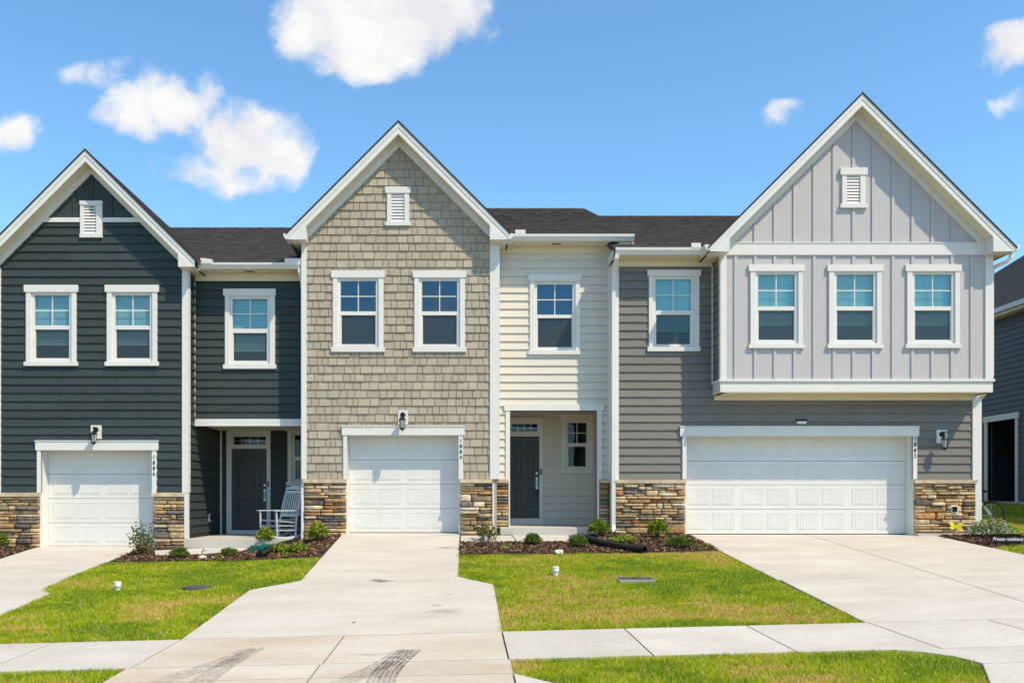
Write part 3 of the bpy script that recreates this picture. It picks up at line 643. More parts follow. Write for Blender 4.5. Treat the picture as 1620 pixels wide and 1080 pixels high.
def entry_door(parent, Y, case, door, trans, zsill, hardware=True, hidden_left=None):
    x0, z1 = P(case[0], case[2], Y); x1 = PX(case[1], Y); d0, dz1 = P(door[0], door[2], Y); d1, dz0 = P(door[1], door[3], Y); t0, tz1 = P(trans[0], trans[2], Y); t1, tz0 = P(trans[1], trans[3], Y)
    w = MB().box(x0, d0, Y-.05, Y+.1, zsill, z1).box(d1, x1, Y-.05, Y+.1, zsill, z1).box(d0, d1, Y-.05, Y+.1, tz1, z1).box(d0, d1, Y-.046, Y+.1, dz1, tz0)
    w.box(d0, t0, Y-.046, Y+.1, tz0, tz1).box(t1, d1, Y-.046, Y+.1, tz0, tz1).box(d0, d1, Y-.06, Y+.1, zsill, dz0)
    fr_ = w.build('door_frame', 'white', parent)
    MB().poly([(t0, Y, tz0), (t1, Y, tz0), (t1, Y, tz1), (t0, Y, tz1)]).build('transom_pane', 'glass_dark', fr_)
    tm = MB()
    for k in (1, 2, 3): xx = lerp(t0, t1, k/4); tm.box(xx-.005, xx+.005, Y-.008, Y-.002, tz0, tz1)
    tm.box(t0, t1, Y-.007, Y-.003, lerp(tz0, tz1, .42), lerp(tz0, tz1, .42)+.008); tm.build('transom_came', 'nickel', fr_)
    dr = MB().box(d0, d1, Y+.01, Y+.05, dz0, dz1).build('front_door', 'door_grey', parent)
    W, H = d1-d0, dz1-dz0
    for cx in (.29, .71):
        for a, b in ((.82, .94), (.46, .78), (.11, .40)):
            A0, A1, B0, B1 = d0+(cx-.15)*W, d0+(cx+.15)*W, dz0+a*H, dz0+b*H; p = MB(); q = .022
            p.box(A0, A1, Y+.002, Y+.012, B0, B0+q).box(A0, A1, Y+.002, Y+.012, B1-q, B1).box(A0, A0+q, Y+.002, Y+.012, B0+q, B1-q).box(A1-q, A1, Y+.002, Y+.012, B0+q, B1-q)
            p.loft([(A0+q*1.8, Y+.012, B0+q*1.8), (A1-q*1.8, Y+.012, B0+q*1.8), (A1-q*1.8, Y+.012, B1-q*1.8), (A0+q*1.8, Y+.012, B1-q*1.8)], [(A0+q*3, Y-.001, B0+q*3), (A1-q*3, Y-.001, B0+q*3), (A1-q*3, Y-.001, B1-q*3), (A0+q*3, Y-.001, B1-q*3)])
            p.build('door_panel', 'door_grey', dr)
    hx = d1-.06
    MB().lathe((hx, Y+.01, dz0+.55*H), [(.034, 0), (.034, -.02), (.02, -.028)], 14, 'y').build('deadbolt', 'nickel', dr)
    MB().box(hx-.022, hx+.022, Y-.004, Y+.01, dz0+.36*H, dz0+.50*H).tube([(hx, Y, dz0+.49*H), (hx, Y-.05, dz0+.475*H), (hx, Y-.05, dz0+.40*H), (hx, Y, dz0+.375*H)], .009).build('handle', 'nickel', dr)
    MB().box(x1-.075, x1-.04, Y-.066, Y-.05, dz0+.53*H, dz0+.60*H).build('doorbell', 'black', fr_)
    return (x0+.02, x1-.02, zsill-.5, z1-.02), (d0-.01, d1+.01, zsill, tz1+.01)
def shell(parent, x0, x1, y0, y1, zb, zt, m='core', yr=None):
    MB().box(x0, x0+.1, y0, y1, zb, zt).build('side_wall', m, parent); MB().box(x1-.1, x1, yr or y0, y1, zb, zt).build('side_wall', m, parent)
    MB().box(x0+.1, x1-.1, y1-.1, y1, zb, zt).build('rear_wall', m, parent); MB().box(x0+.1, x1-.1, y0+.02, y1-.1, zb-.1, zb).build('floor', 'room', parent)
def outlet(parent, Y, x, z, fr=None, s=.055):
    q = MB().box(x-s*1.1, x+s*1.1, Y-.02, Y-.0, z-s*1.2, z+s*1.2).build('outlet_box', 'pvc', parent)
    MB().box(x-s*.7, x+s*.7, Y-.045, Y-.02, z-s*.8, z+s*.8).build('cover', 'black_plastic', q)
COLS4 = [(.045, .245), (.27, .47), (.53, .73), (.755, .955)]
COLS8 = []
for k in range(4):
    for a, b in ((.02, .121), (.137, .238)): COLS8.append((k*.2465+a*.97, k*.2465+b*.97))
rnd = random.Random(3)

# =================================================================== LEFT HOUSE
HL = thing('townhouse', 'dark slate townhouse with house number 1886 and white single garage door', 'townhouse', (-6.9, 4, -.29))
Y = 0.0
xl, xr = -10.22, -6.04; xa = -8.13; zsA = PZ(255, -.35)   # soffit apex on the wall
poly = [(xl, -.8), (xr, -.8), (xr, zsA-(xr-xa)), (xa, zsA), (xl, zsA-(xa-xl))]
CORE = 'dark'
cuts, holes = [], []
for dx in (0, 127.6):
    c, h = window(HL, Y, (39.6+dx, 124.6+dx, 451.5, 462.6), (39.6+dx, 124.6+dx, 572.6, 579), (42.6+dx, 122+dx), (54.8+dx, 110+dx, 467, 568), (515, 521), ('slat', 543), 'glass_blind')
    cuts.append(c); holes.append(h)
cuts.append(gable_vent(HL, Y, 127.8, 163.3, 319, 376.7, 325, 371, (128.2, 162.9), (134, 153.5, 327, 370)))
c, h = garage(HL, Y, 66, 241.5, 712, 863.7, (60, 65.8), (241.5, 248.3), (57.8, 251.3, 698, 712), 779, (709, 749.6, 788, 826.5, 863.7), COLS4)
cuts.append(c); holes.append(h)
bz0, bz1 = PZ(352, 0), PZ(345, 0)
wallcore(HL, front(0), poly, holes)
lapz = PZ(779, 0)
siding(HL, 'dark', front(0), band(poly, lapz, bz0), .1811, lapz, cuts)
up = band(poly, bz1, 99)
for pc in subtract([up], cuts[2:3]): MB().loft([front(0)(x, .006, z) for x, z in pc], [front(0)(x, -.002, z) for x, z in pc]).build('wall_panel', 'dark', HL)
for px in (118, 145.5, 176): 
    x = PX(px, 0); MB().box(x-.03, x+.03, -.024, -.005, PZ(345, 0), zsA-abs(x-xa)-.1).build('batten', 'dark', HL)
bw = zsA-bz0
for va, vb in ((xl, PX(128.2, 0)), (PX(162.9, 0), xr)): MB().prism(clip(clip([(va, bz0), (vb, bz0), (vb, bz1), (va, bz1)], 1, 1, zsA+xa-.02), -1, 1, zsA-xa-.02), -.04, -.002).build('band_board', 'white', HL)
gable(HL, 0, .35, xa, PZ(238, -.35), 2.34, .235, xl, xr, PZ(422, -.35), PX(-18, -.35), PX(282, -.35), .155, 7.5)
box('corner_board', 'white', HL, PX(289, 0), xr+.028, -.050, .0, lapz-.0, PZ(424, 0)); box('corner_board', 'white', HL, xr+.003, xr+.03, .001, .10, lapz, PZ(424, 0))
box('corner_board', 'white', HL, xl-.028, PX(2.5, 0), -.050, .06, lapz, PZ(424, 0))
lantern(HL, 0, (145, 161.5, 672.6, 694), 149.5, 679, 704)
for k, ch in enumerate('1886'): texted(ch, .118, 'black', HL, (PX(244.9, 0), -.057, PZ(723.3+k*8.6, 0)), scale=(.85, 1, 1))
gl = -.294
stonework(HL, 0, xl, PX(64.4, 0)-.0, PZ(785.5, 0), gl-.1, rnd); stonework(HL, 0, PX(243, 0), PX(292.5, 0), PZ(785.5, 0), gl-.1, rnd)
capstone(HL, 0, xl-.06, PX(65, 0), PZ(785.5, 0), PZ(778.7, 0)); capstone(HL, 0, PX(242, 0), PX(292.5, 0), PZ(785.5, 0), PZ(778.7, 0))
box('corner_trim', 'white', HL, PX(292.7, 0), xr+.03, -.06, .02, -.12, PZ(779.5, 0))
# return wall and porch side wall
YP = 2.6; zslab = -.115
ret = rectpoly(.10, YP, zslab+.04, PZ(428, 0)); wallcore(HL, right(xr), rectpoly(0, YP, -.6, 6.0), [], thick=.1)
siding(HL, 'dark', right(xr), rectpoly(.101, .46, PZ(674, .5), PZ(437, .3)), .1811, lapz, joint=0); siding(HL, 'dark', right(xr), rectpoly(.04, YP-.02, zslab+.03, PZ(676, .5)), .1811, lapz-.1811*6, joint=0)
# recessed upper wall
Yr = .5; rx0, rx1 = xr, -3.53; zt = PZ(445, Yr); zb = PZ(662.8, Yr)
c, h = window(HL, Yr, (354, 437, 457.5, 468), (354, 437.6, 576.7, 583.6), (356.7, 435.6), (368, 423, 472.8, 572), (520, 526.5), ('slat', 553), 'glass_blind')
rp_ = rectpoly(rx0, rx1, PZ(674, Yr), 5.9); wallcore(HL, front(Yr), rp_, [h]); siding(HL, 'dark', front(Yr), rectpoly(rx0, rx1, zb, zt), .1811, lapz, [c])
box('inside_corner', 'white', HL, xr+.021, PX(308.6, Yr), Yr-.05, Yr-.001, PZ(662.8, Yr), zt)
box('frieze_board', 'soffit', HL, rx0+.02, rx1, Yr-.035, Yr+.0, zt, PZ(433, Yr))
box('porch_beam', 'white', HL, xr+.02, rx1, Yr-.06, Yr+.12, PZ(674, Yr), zb)
box('porch_ceiling', 'soffit', HL, xr, rx1, Yr+.12, YP, PZ(674, Yr)+.06, PZ(674, Yr)+.1)
zg0, zg1 = PZ(425, .03), PZ(416, .03)
box('soffit', 'soffit', HL, xr+.0, rx1, .13, Yr+.02, zg0+.01, zg0+.03); box('fascia', 'white', HL, xr, rx1, .10, .13, zg0+.0, zg1+.01)
gutter(HL, PX(313, .03), PX(481, .03), .098, zg0, zg1)
for px in (309.5, 394.7): soffit_vent(HL, PX(px, .3), .30, zg0+.006)
dgl = MB().loft([(PX(320, .03), -.03, zg1-.02), (PX(336, .03), -.03, zg1-.02), (PX(336, .03), .10, zg1-.02), (PX(320, .03), .10, zg1-.02)], [(PX(318, .03), -.03, zg1+.10), (PX(336, .03), -.03, zg1+.07), (PX(336, .03), .10, zg1+.07), (PX(318, .03), .10, zg1+.10)]).build('splash_guard', 'white', HL)
box('splash_guard', 'white', HL, PX(451, .03), PX(481, .03), -.02, -.012, zg1-.01, zg1+.09)
steproof(HL, xl-.3, rx1, .06, zg1+.0, 8.1, 9.02)
shell(HL, xl, rx1, .12, 16, -.6, 5.75, 'dark', .64)
# porch
lw = rectpoly(xr, rx1, zslab, PZ(672, Yr)+.1)
c, h = entry_door(HL, YP, (359, 428.6, 679.6), (367, 422.6, 709.5, 838), (370, 421, 690.5, 703), zslab)
c2, h2 = window(HL, YP, (453, 508, 674.5, 682), (453, 508, 762, 768), (455.5, 505.5), (466.5, 494.5, 688, 759), (722, 728), None, 'glass_dark', False, False)
wallcore(HL, front(YP), lw, [h, h2]); siding(HL, 'dark', front(YP), rectpoly(xr, rx1, zslab+.04, PZ(672, Yr)+.06), .1811, lapz-.1811*6, [c, c2])
box('inside_corner', 'white', HL, xr+.021, xr+.065, YP-.05, YP-.003, zslab, PZ(674, Yr)+.06)
MB().box(xr+.02, -3.62, -.35, YP, -.6, zslab).build('porch_slab', 'concrete', HL)
# side outlet on the porch wall
q = MB().box(xr+.018, xr+.045, 1.55, 1.68, .22, .40).build('outlet_box', 'pvc', HL); MB().box(xr+.045, xr+.075, 1.575, 1.655, .25, .37).build('cover', 'black_plastic', q)
downspout(HL, [(PX(474, 0), .03, zg0+.01), (PX(474, 0), .02, zg0-.08), (PX(477.5, .1), .12, zg0-.25), (PX(479, .1), .12, zg0-.5), (PX(479, .1), .12, -.02), (PX(480, 0), .06, -.13), (PX(478, -.1), -.14, -.17)], wx=.037, wy=.03)

# =================================================================== MIDDLE HOUSE
HM = thing('townhouse', 'taupe shingle and cream townhouse with house number 1884 and white single garage door', 'townhouse', (-.1, 4, 0))
xl, xr = -3.526, .703; xa = -1.42; zaM = PZ(193.4, -.35); zsA = PZ(211.7, -.35)
poly = [(xl, -.5), (xr, -.5), (xr, zsA-(xr-xa)), (xa, zsA), (xl, zsA-(xa-xl))]
CORE = 'cream'
cuts, holes = [], []
for dx in (0, 128.7):
    c, h = window(HM, 0, (524.4+dx, 609.2+dx, 429, 439.7), (524.4+dx, 609.2+dx, 549.5, 557), (527+dx, 607+dx), (538.9+dx, 594.8+dx, 444.6, 546), (492.5, 498.5))
    cuts.append(c); holes.append(h)
cuts.append(gable_vent(HM, 0, 609.6, 650, 296.8, 358, 306.7, 352.5, (612.5, 647.5), (619.5, 640, 307.5, 351)))
c, h = garage(HM, 0, 549.5, 725.6, 688.3, 842.5, (543.6, 549.5), (725.6, 732.5), (541.4, 735.3, 675, 688.3), 757.5, (685, 727, 765.8, 804, 842.5), COLS4)
cuts.append(c); holes.append(h)
wallcore(HM, front(0), poly, holes, 'shake')
# every shingle is cut one by one
e = .1775; z0 = PZ(757.5, 0); z = z0; allsh = []; backing = band(poly, z0, 99)
for pc in subtract([backing], cuts): MB().loft([front(0)(x, .003, zz) for x, zz in pc], [front(0)(x, 0, zz) for x, zz in pc]).build('shingle_underlay', 'shake', HM)
while z < zsA:
    x = xl-rnd.uniform(0, .2)
    while x < xr:
        w = rnd.choice((.11, .13, .15, .17, .19, .2, .22, .25, .27)); q = clip(clip(band(backing, z-.0, min(z+e, 99)), 1, 0, x+w-.014), -1, 0, -x) if band(backing, z, z+e) else []
        if area(q) > 1e-3:
            for pc in subtract([q], cuts):
                if area(pc) > 6e-4: allsh.append((area(pc), pc, z, rnd.uniform(.022, .036)))
        x += w
    z += e
allsh.sort(key=lambda s: -s[0]); rest = MB()
for k, (a_, pc, zz0, lip) in enumerate(allsh):
    f = [(x, -(.004+lip*(1-(zz-zz0)/e*.8)), zz) for x, zz in pc]; b = [(x, -.002, zz) for x, zz in pc]
    if k < 300: MB().loft(f, b).build('shingle', 'shake', HM)
    else: rest.loft(f, b)
tag(rest.build('shingle_rows', 'shake', HM), kind='stuff')
gable(HM, 0, .35, xa, zaM, 2.355, .248, xl, xr, PZ(379, -.35), PX(484, -.35), PX(775, -.35), .16, 7.6)
gutter(HM, xa-2.355-.005, xa-2.355+.0, .0, 6.3, 6.42) if False else None
# short gutter ends seen end-on at the eaves of the gable
for s in (-1, 1):
    xe = xa+s*2.355; pr = [(xe, 6.32), (xe+s*.06, 6.31), (xe+s*.10, 6.37), (xe+s*.115, 6.43), (xe, 6.43)]
    MB().loft([(a, -.36, b) for a, b in pr], [(a, .08 if s > 0 else 5, b) for a, b in pr]).build('gutter', 'white', HM)
box('corner_board', 'white', HM, xl-.028, PX(485.5, 0), -.050, .09, PZ(757.5, 0), PZ(381, 0)); box('corner_board', 'white', HM, PX(775, 0), xr+.06, -.050, .0, PZ(757.5, 0), PZ(381, 0))
box('corner_board', 'white', HM, xr+.03, xr+.06, .001, .48, PZ(757.5, 0), PZ(381, 0))
lantern(HM, 0, (629.7, 645.6, 649, 671.7), 636.6, 656, 682)
for k, ch in enumerate('1884'): texted(ch, .118, 'black', HM, (PX(729.2, 0), -.057, PZ(697.2+k*8.7, 0)), scale=(.9, 1, 1))
zc0, zc1 = PZ(764, 0), PZ(757.6, 0)
stonework(HM, 0, PX(482, 0), PX(548.6, 0), zc0, -.12, rnd); stonework(HM, 0, PX(727.5, 0), PX(778.5, 0), zc0, -.12, rnd)
capstone(HM, 0, PX(480, 0), PX(549.3, 0), zc0, zc1); capstone(HM, 0, PX(727, 0), PX(779, 0), zc0, zc1)
box('corner_trim', 'white', HM, xl-.03, PX(481.6, 0), -.06, .02, -.3, zc0); box('corner_trim', 'white', HM, PX(779, 0), PX(781.5, 0), -.07, .02, -.05, zc0)
# recessed wall with porch opening
Yr = .5; rx0, rx1 = xr, 3.25; zt = PZ(401, Yr)
c, h = window(HM, Yr, (835.8, 919, 434.7, 445), (835.8, 919, 554.7, 561), (838, 917.5), (849.7, 905.8, 450, 550.6), (497.8, 503))
zsl = .12; ox0, ox1, oz = PX(806.7, Yr), PX(944, Yr), PZ(649.4, Yr)
open_ = (ox0, ox1, -.6, oz); openc = (PX(801, Yr), PX(951, Yr), -.6, PZ(641, Yr))
wallcore(HM, front(Yr), rectpoly(rx0, rx1, -.4, 6.5), [h, open_], thick=.15)
lapM = PZ(757.6, Yr)
siding(HM, 'cream', front(Yr), rectpoly(rx0, rx1, lapM, zt), .1811, lapM, [c, openc])
MB().box(PX(800, Yr), ox0, Yr-.045, Yr+.15, PZ(758, Yr), oz).box(ox0-.032, ox0, Yr-.05, Yr+.15, zsl, PZ(758, Yr)).build('porch_post', 'white', HM)
MB().box(ox1, PX(952, Yr), Yr-.045, Yr+.15, PZ(758, Yr), oz).box(ox1, ox1+.05, Yr-.05, Yr+.15, zsl, PZ(758, Yr)).build('porch_post', 'white', HM)
box('porch_header', 'white', HM, PX(797.5, Yr), PX(955, Yr), Yr-.06, Yr+.15, oz, PZ(639.7, Yr))
stonework(HM, Yr, PX(781.5, Yr), PX(804, Yr), PZ(764, Yr), -.05, rnd, .03); stonework(HM, Yr, PX(947.5, Yr), PX(964, Yr), PZ(764, Yr), -.05, rnd, .03)
capstone(HM, Yr, PX(781.5, Yr), PX(805, Yr), PZ(764, Yr), PZ(758, Yr)); capstone(HM, Yr, PX(947, Yr), PX(965, Yr), PZ(764, Yr), PZ(758, Yr))
box('inside_corner', 'white', HM, rx0+.06, PX(785.6, Yr)+.02, Yr-.04, Yr-.001, lapM, zt); box('corner_board', 'white', HM, PX(961, Yr), rx1+.03, Yr-.04, Yr-.001, PZ(764, Yr), 6.35)
zg0, zg1 = PZ(381, .03), PZ(371, .03)
box('frieze_board', 'soffit', HM, rx0, rx1, Yr-.035, Yr, zt, zg0+.02); box('soffit', 'soffit', HM, rx0, 3.55, .13, Yr+.05, zg0+.01, zg0+.03); box('fascia', 'white', HM, rx0, 3.70, .10, .13, zg0, zg1+.01)
gutter(HM, PX(806, .03), PX(1003, .03), .098, zg0, zg1)
soffit_vent(HM, PX(880, .3), .30, zg0+.006)
box('splash_guard', 'white', HM, PX(815, .03), PX(831, .03), -.02, -.012, zg1-.01, zg1+.09)
steproof(HM, -3.55, 3.70, .06, zg1, 8.1, 9.61)
MB().loft([(3.67, .06, zg1-.04), (3.67, 8.1, 9.57), (3.67, 8.1, 9.39), (3.67, .06, zg1-.2)], [(3.70, .06, zg1-.04), (3.70, 8.1, 9.57), (3.70, 8.1, 9.39), (3.70, .06, zg1-.2)]).build('rake_board', 'white', HM)
MB().loft([(3.30, .10, zg1-.14), (3.30, 8.1, 9.45), (3.30, 8.1, 9.40), (3.30, .10, zg1-.19)], [(3.67, .10, zg1-.14), (3.67, 8.1, 9.45), (3.67, 8.1, 9.40), (3.67, .10, zg1-.19)]).build('soffit', 'soffit', HM)
MB().loft([(3.30, .10, 5.0), (3.30, 8.1, 5.0), (3.30, 8.1, 9.5), (3.30, .10, zg1-.15)], [(3.38, .10, 5.0), (3.38, 8.1, 5.0), (3.38, 8.1, 9.5), (3.38, .10, zg1-.15)]).build('party_wall', 'cream', HM)
MB().loft([(-3.526, .1, 5.0), (-3.526, 8.1, 5.0), (-3.526, 8.1, 9.5), (-3.526, .10, zg1-.15)], [(-3.44, .10, 5.0), (-3.44, 8.1, 5.0), (-3.44, 8.1, 9.5), (-3.44, .10, zg1-.15)]).build('party_wall', 'shake', HM)
shell(HM, -3.526, 3.25, .16, 16, -.6, 6.3, 'cream', .66)
wp = rectpoly(rx0, rx1, zsl, oz+.35)
c, h = entry_door(HM, YP, (800, 859, 660.5), (806.5, 853, 690, 819.4), (809, 849.5, 670.8, 682.8), zsl)
c2, h2 = window(HM, YP, (885, 941.4, 655, 664.4), (885.5, 941, 743, 747.8), (888, 939), (898, 928, 668.6, 739), (700.6, 706), None, 'glass_dark', True, False)
wallcore(HM, front(YP), wp, [h, h2]); siding(HM, 'cream', front(YP), rectpoly(rx0, rx1, zsl+.06, oz+.3), .1811, lapM-.1811*5, [c, c2])
box('porch_ceiling', 'soffit', HM, rx0, rx1, Yr+.15, YP, oz+.28, oz+.32); MB().box(xr+.02, xr+.05, Yr+.15, YP, zsl, oz+.28).build('porch_side', 'cream', HM); MB().box(3.2, 3.25, Yr+.15, YP, zsl, oz+.28).build('porch_side', 'cream', HM)
MB().box(rx0+.07, PX(913, -.35), -.35, YP, -.5, zsl).build('porch_slab', 'concrete', HM); MB().box(PX(913, -.35), 3.2, Yr, YP, -.5, zsl).build('porch_slab', 'concrete', HM)
MB().box(PX(849, YP-.3), PX(853, YP-.3), YP-.03, YP-.0, PZ(785, YP), PZ(774, YP)).build('lockbox', 'black', HM)

# =================================================================== RIGHT HOUSE
HR = thing('townhouse', 'grey townhouse with house number 1882, double garage and pale board and batten bay', 'townhouse', (7.2, 4, -.04))
CORE = 'grey'; xl, xr = 3.276, 11.21; b = .58; YB = -b; bx0, bx1 = 5.431, 11.156; bz = PZ(620.6, YB); zt = PZ(422, 0)
c1, h1 = window(HR, 0, (1023.6, 1108, 427.8, 437), (1023.6, 1107, 549.3, 556), (1026, 1105.5), (1037, 1093, 442, 546), (491, 497.8), ('shade', 522), 'glass_clear')
cg, hg = garage(HR, 0, 1085.4, 1443, 690, 844.7, (1079, 1085.4), (1443, 1449.2), (1075, 1452, 675.4, 690), 757.5, (688, 729, 766.4, 805, 844.7), COLS8)
lapR = PZ(759, 0)
wallcore(HR, front(0), rectpoly(xl, xr, -.6, bz), [hg, h1]); wallcore(HR, front(0), rectpoly(xl, bx0, bz, 6.1), [h1])
zfr = PZ(633, 0)
siding(HR, 'grey', front(0), rectpoly(xl, bx0+.01, lapR, zt), .1811, lapR, [c1, cg]); siding(HR, 'grey', front(0), rectpoly(bx0+.01, xr, lapR, zfr), .1811, lapR, [cg])
box('frieze_board', 'soffit', HR, bx0+.01, xr-.15, -.03, -.001, zfr, bz+.01)
box('corner_board', 'white', HR, xl-.03, PX(978.5, 0), -.050, .0, lapR, zt); box('corner_board', 'white', HR, xl-.03, xl-.001, .001, .46, PZ(764, .3), 5.9)
box('corner_board', 'white', HR, PX(1537, 0), xr+.028, -.050, .06, lapR, bz-.0)
# bay
zaR = PZ(149, YB-.35); zsA = zaR-.24; xa = 8.275
poly = [(bx0, bz+.02), (bx1, bz+.02), (bx1, zsA-(bx1-xa)), (xa, zsA), (bx0, zsA-(xa-bx0))]
cuts, holes = [], []
for dx in (0, 124.2, 247.6):
    c, h = window(HR, YB, (1183.5+dx, 1271.6+dx, 419.4, 429.8), (1183.5+dx, 1271.6+dx, 544.6, 551), (1186.3+dx, 1269+dx), (1199+dx, 1257.4+dx, 434.4, 539), (484.5, 491), ('shade', 512), 'glass_clear', proud=.04)
    cuts.append(c); holes.append(h)
cuts.append(gable_vent(HR, YB, 1328, 1370.6, 267, 330, 278, 323.8, (1331, 1368), (1338, 1359.5, 279, 322.5)))
wallcore(HR, front(YB), poly, holes, 'lilac')
zb0, zb1 = PZ(404, YB), PZ(385.6, YB); zskirt = PZ(599.5, YB)
bat = [PX(1163.2+31.1*k, YB) for k in range(13)]; edges = [bx0]+bat+[bx1]
for a, c_ in zip(edges[:-1], edges[1:]):
    for zz in ((zskirt, zb0), (zb1, 99)):
        p = band(poly, *zz); p = clip(clip(p, 1, 0, c_-.001), -1, 0, -a-.001)
        if area(p) < 1e-5: continue
        for pc in subtract([p], cuts): MB().loft([front(YB)(x, .006, z) for x, z in pc], [front(YB)(x, -.001, z) for x, z in pc]).build('wall_panel', 'lilac', HR)
for x in bat:
    for zz in ((zskirt, zb0), (zb1, 99)):
        p = clip(clip(band(poly, *zz), 1, 0, x+.031), -1, 0, -x+.031)
        if area(p) < 3e-3: continue
        for pc in subtract([p], cuts): 
            if area(pc) > 3e-3: MB().loft([front(YB)(q, .030, z) for q, z in pc], [front(YB)(q, .004, z) for q, z in pc]).build('batten', 'lilac', HR)
box('band_board', 'white', HR, PX(1140, YB), PX(1568, YB), YB-.045, YB-.002, zb0, zb1); box('band_cap', 'white', HR, PX(1150, YB), PX(1560, YB), YB-.058, YB-.002, zb1, zb1+.02)
box('corner_board', 'white', HR, bx0-.02, PX(1148.5, YB), YB-.04, YB-.0, zskirt, zb0); box('corner_board', 'white', HR, PX(1557.5, YB), bx1+.025, YB-.04, YB-.0, zskirt, zb0)
box('corner_board', 'white', HR, bx0-.03, bx0-.001, YB+.001, YB+.07, zskirt, 5.9); box('corner_board', 'white', HR, bx1+.002, bx1+.025, YB+.001, YB+.10, zskirt, 5.9)
siding(HR, 'grey', left(bx0), rectpoly(YB+.07, -.03, zskirt, 5.85), .1811, lapR, joint=0); wallcore(HR, left(bx0), rectpoly(YB+.0, 0, bz, 6.1), [], thick=.1)
box('inside_corner', 'white', HR, bx0-.05, bx0-.022, -.05, -.02, zskirt, zt)
siding(HR, 'grey', right(bx1), rectpoly(YB+.10, 0, zskirt, 5.85), .1811, lapR, joint=0); wallcore(HR, right(bx1), rectpoly(YB+.0, 16, bz, 6.0), [], thick=.1)
siding(HR, 'grey', right(xr), rectpoly(.06, 15.9, lapR-.6, bz), .1811, lapR-.1811*4, joint=0)
sk = MB().box(bx0-.022, bx1+.022, YB-.03, -.001, bz+.02, PZ(607.6, YB)).build('bay_skirt', 'white', HR)
MB().box(bx0-.022, bx1+.022, YB-.018, -.001, PZ(607.6, YB), PZ(603.5, YB)).build('cove', 'white', sk); MB().box(bx0-.05, bx1+.05, YB-.06, -.001, PZ(603.5, YB), zskirt).build('ledge', 'white', sk)
box('soffit', 'soffit', HR, bx0-.02, bx1+.02, YB-.028, -.001, bz, bz+.018)
gable(HR, YB, .35, xa, zaR, 3.167, .24, bx0, bx1, PZ(397.8, YB-.35), PX(1154, YB-.35), PX(1571, YB-.35), .185, 7.8)
for s in (-1, 1):
    xe = xa+s*3.167; z = 5.90; pr = [(xe, z+.02), (xe+s*.06, z+.01), (xe+s*.10, z+.07), (xe+s*.12, z+.13), (xe, z+.13)]
    MB().loft([(a, YB-.36, c_) for a, c_ in pr], [(a, -.38 if s < 0 else 8, c_) for a, c_ in pr]).build('gutter', 'white', HR)
zg0, zg1 = PZ(402.5, -.47), PZ(392, -.47)
box('frieze_board', 'soffit', HR, xl, bx0-.03, -.035, -.001, zt, zg0+.02); box('soffit', 'soffit', HR, xl-.08, bx0, -.36, .0, zg0+.01, zg0+.03); box('fascia', 'white', HR, xl-.08, 5.11, -.39, -.36, zg0, zg1+.01)
gutter(HR, PX(974, -.47), PX(1119, -.47), -.392, zg0, zg1)
box('splash_guard', 'white', HR, PX(1093, -.47), PX(1108, -.47), -.52, -.512, zg1-.01, zg1+.09)
MB().box(xl-.08, xl-.05, -.39, .5, zg0, zg1+.03).build('rake_board', 'white', HR)
steproof(HR, xl-.1, 11.40, -.43, zg1, 8.1, 9.38)
shell(HR, xl, xr, .12, 16, -.6, 5.9, 'grey'); 
lantern(HR, 0, (1480.4, 1496.7, 680, 701), 1492.5, 687, 712.5, .19)
for k, ch in enumerate('1882'): texted(ch, .118, 'black', HR, (PX(1446, 0), -.057, PZ(694.6+k*8.8, 0)), scale=(.9, 1, 1))
zc0, zc1 = PZ(764.5, 0), PZ(758.8, 0)
stonework(HR, 0, PX(972, 0), PX(1083.5, 0), zc0, -.15, rnd); stonework(HR, 0, PX(1444.5, 0), PX(1540.5, 0), zc0, -.05, rnd)
capstone(HR, 0, PX(970, 0), PX(1084.5, 0), zc0, zc1); capstone(HR, 0, PX(1443.5, 0), PX(1541.5, 0), zc0, zc1)
box('corner_trim', 'white', HR, PX(968.5, 0), PX(971.5, 0), -.05, .3, .05, zc0); box('corner_trim', 'white', HR, PX(1540.7, 0), xr+.03, -.06, .02, -.05, zc1-.02)
MB().box(PX(1452, -.2), xr+.05, -.22, .05, -.4, .0).build('footing', 'concrete', HR)
outlet(HR, -.06, PX(1509.5, -.06), PZ(805, -.06), s=.07)
fl = MB().box(PX(1258, 0), PX(1276, 0), -.05, -.015, PZ(667, 0), PZ(663, 0)).build('flood_light', 'black', HR)
MB().loft([(PX(1260, 0), -.06, PZ(670, 0)), (PX(1274, 0), -.06, PZ(670, 0)), (PX(1275, 0), -.055, PZ(666.5, 0)), (PX(1259, 0), -.055, PZ(666.5, 0))], [(PX(1260, 0), -.015, PZ(671, 0)), (PX(1274, 0), -.015, PZ(671, 0)), (PX(1275, 0), -.015, PZ(666.5, 0)), (PX(1259, 0), -.015, PZ(666.5, 0))]).build('diffuser', 'pvc', fl)
downspout(HR, [(PX(976, -.45), -.45, zg0+.01), (PX(976, -.45), -.45, zg0-.06), (PX(972, -.2), -.15, zg0-.28), (PX(970.5, -.05), -.08, zg0-.5), (PX(970.5, -.08), -.08, .18), (PX(970, -.1), -.14, .09), (PX(966.5, -.2), -.26, .05)], wx=.04, wy=.032)
xe = xa+3.167
downspout(HR, [(xe+.04, -.75, 5.90), (xe+.04, -.75, 5.80), (xe-.03, -.72, 5.73), (bx1+.09, -.5, 5.66), (bx1+.065, -.48, 5.5), (bx1+.065, -.48, 3.36), (xr+.07, -.2, 3.1), (xr+.07, .09, 2.9), (xr+.07, .09, .25), (xr+.08, .02, .1), (xr+.10, -.15, .05)], wx=.036, wy=.03)

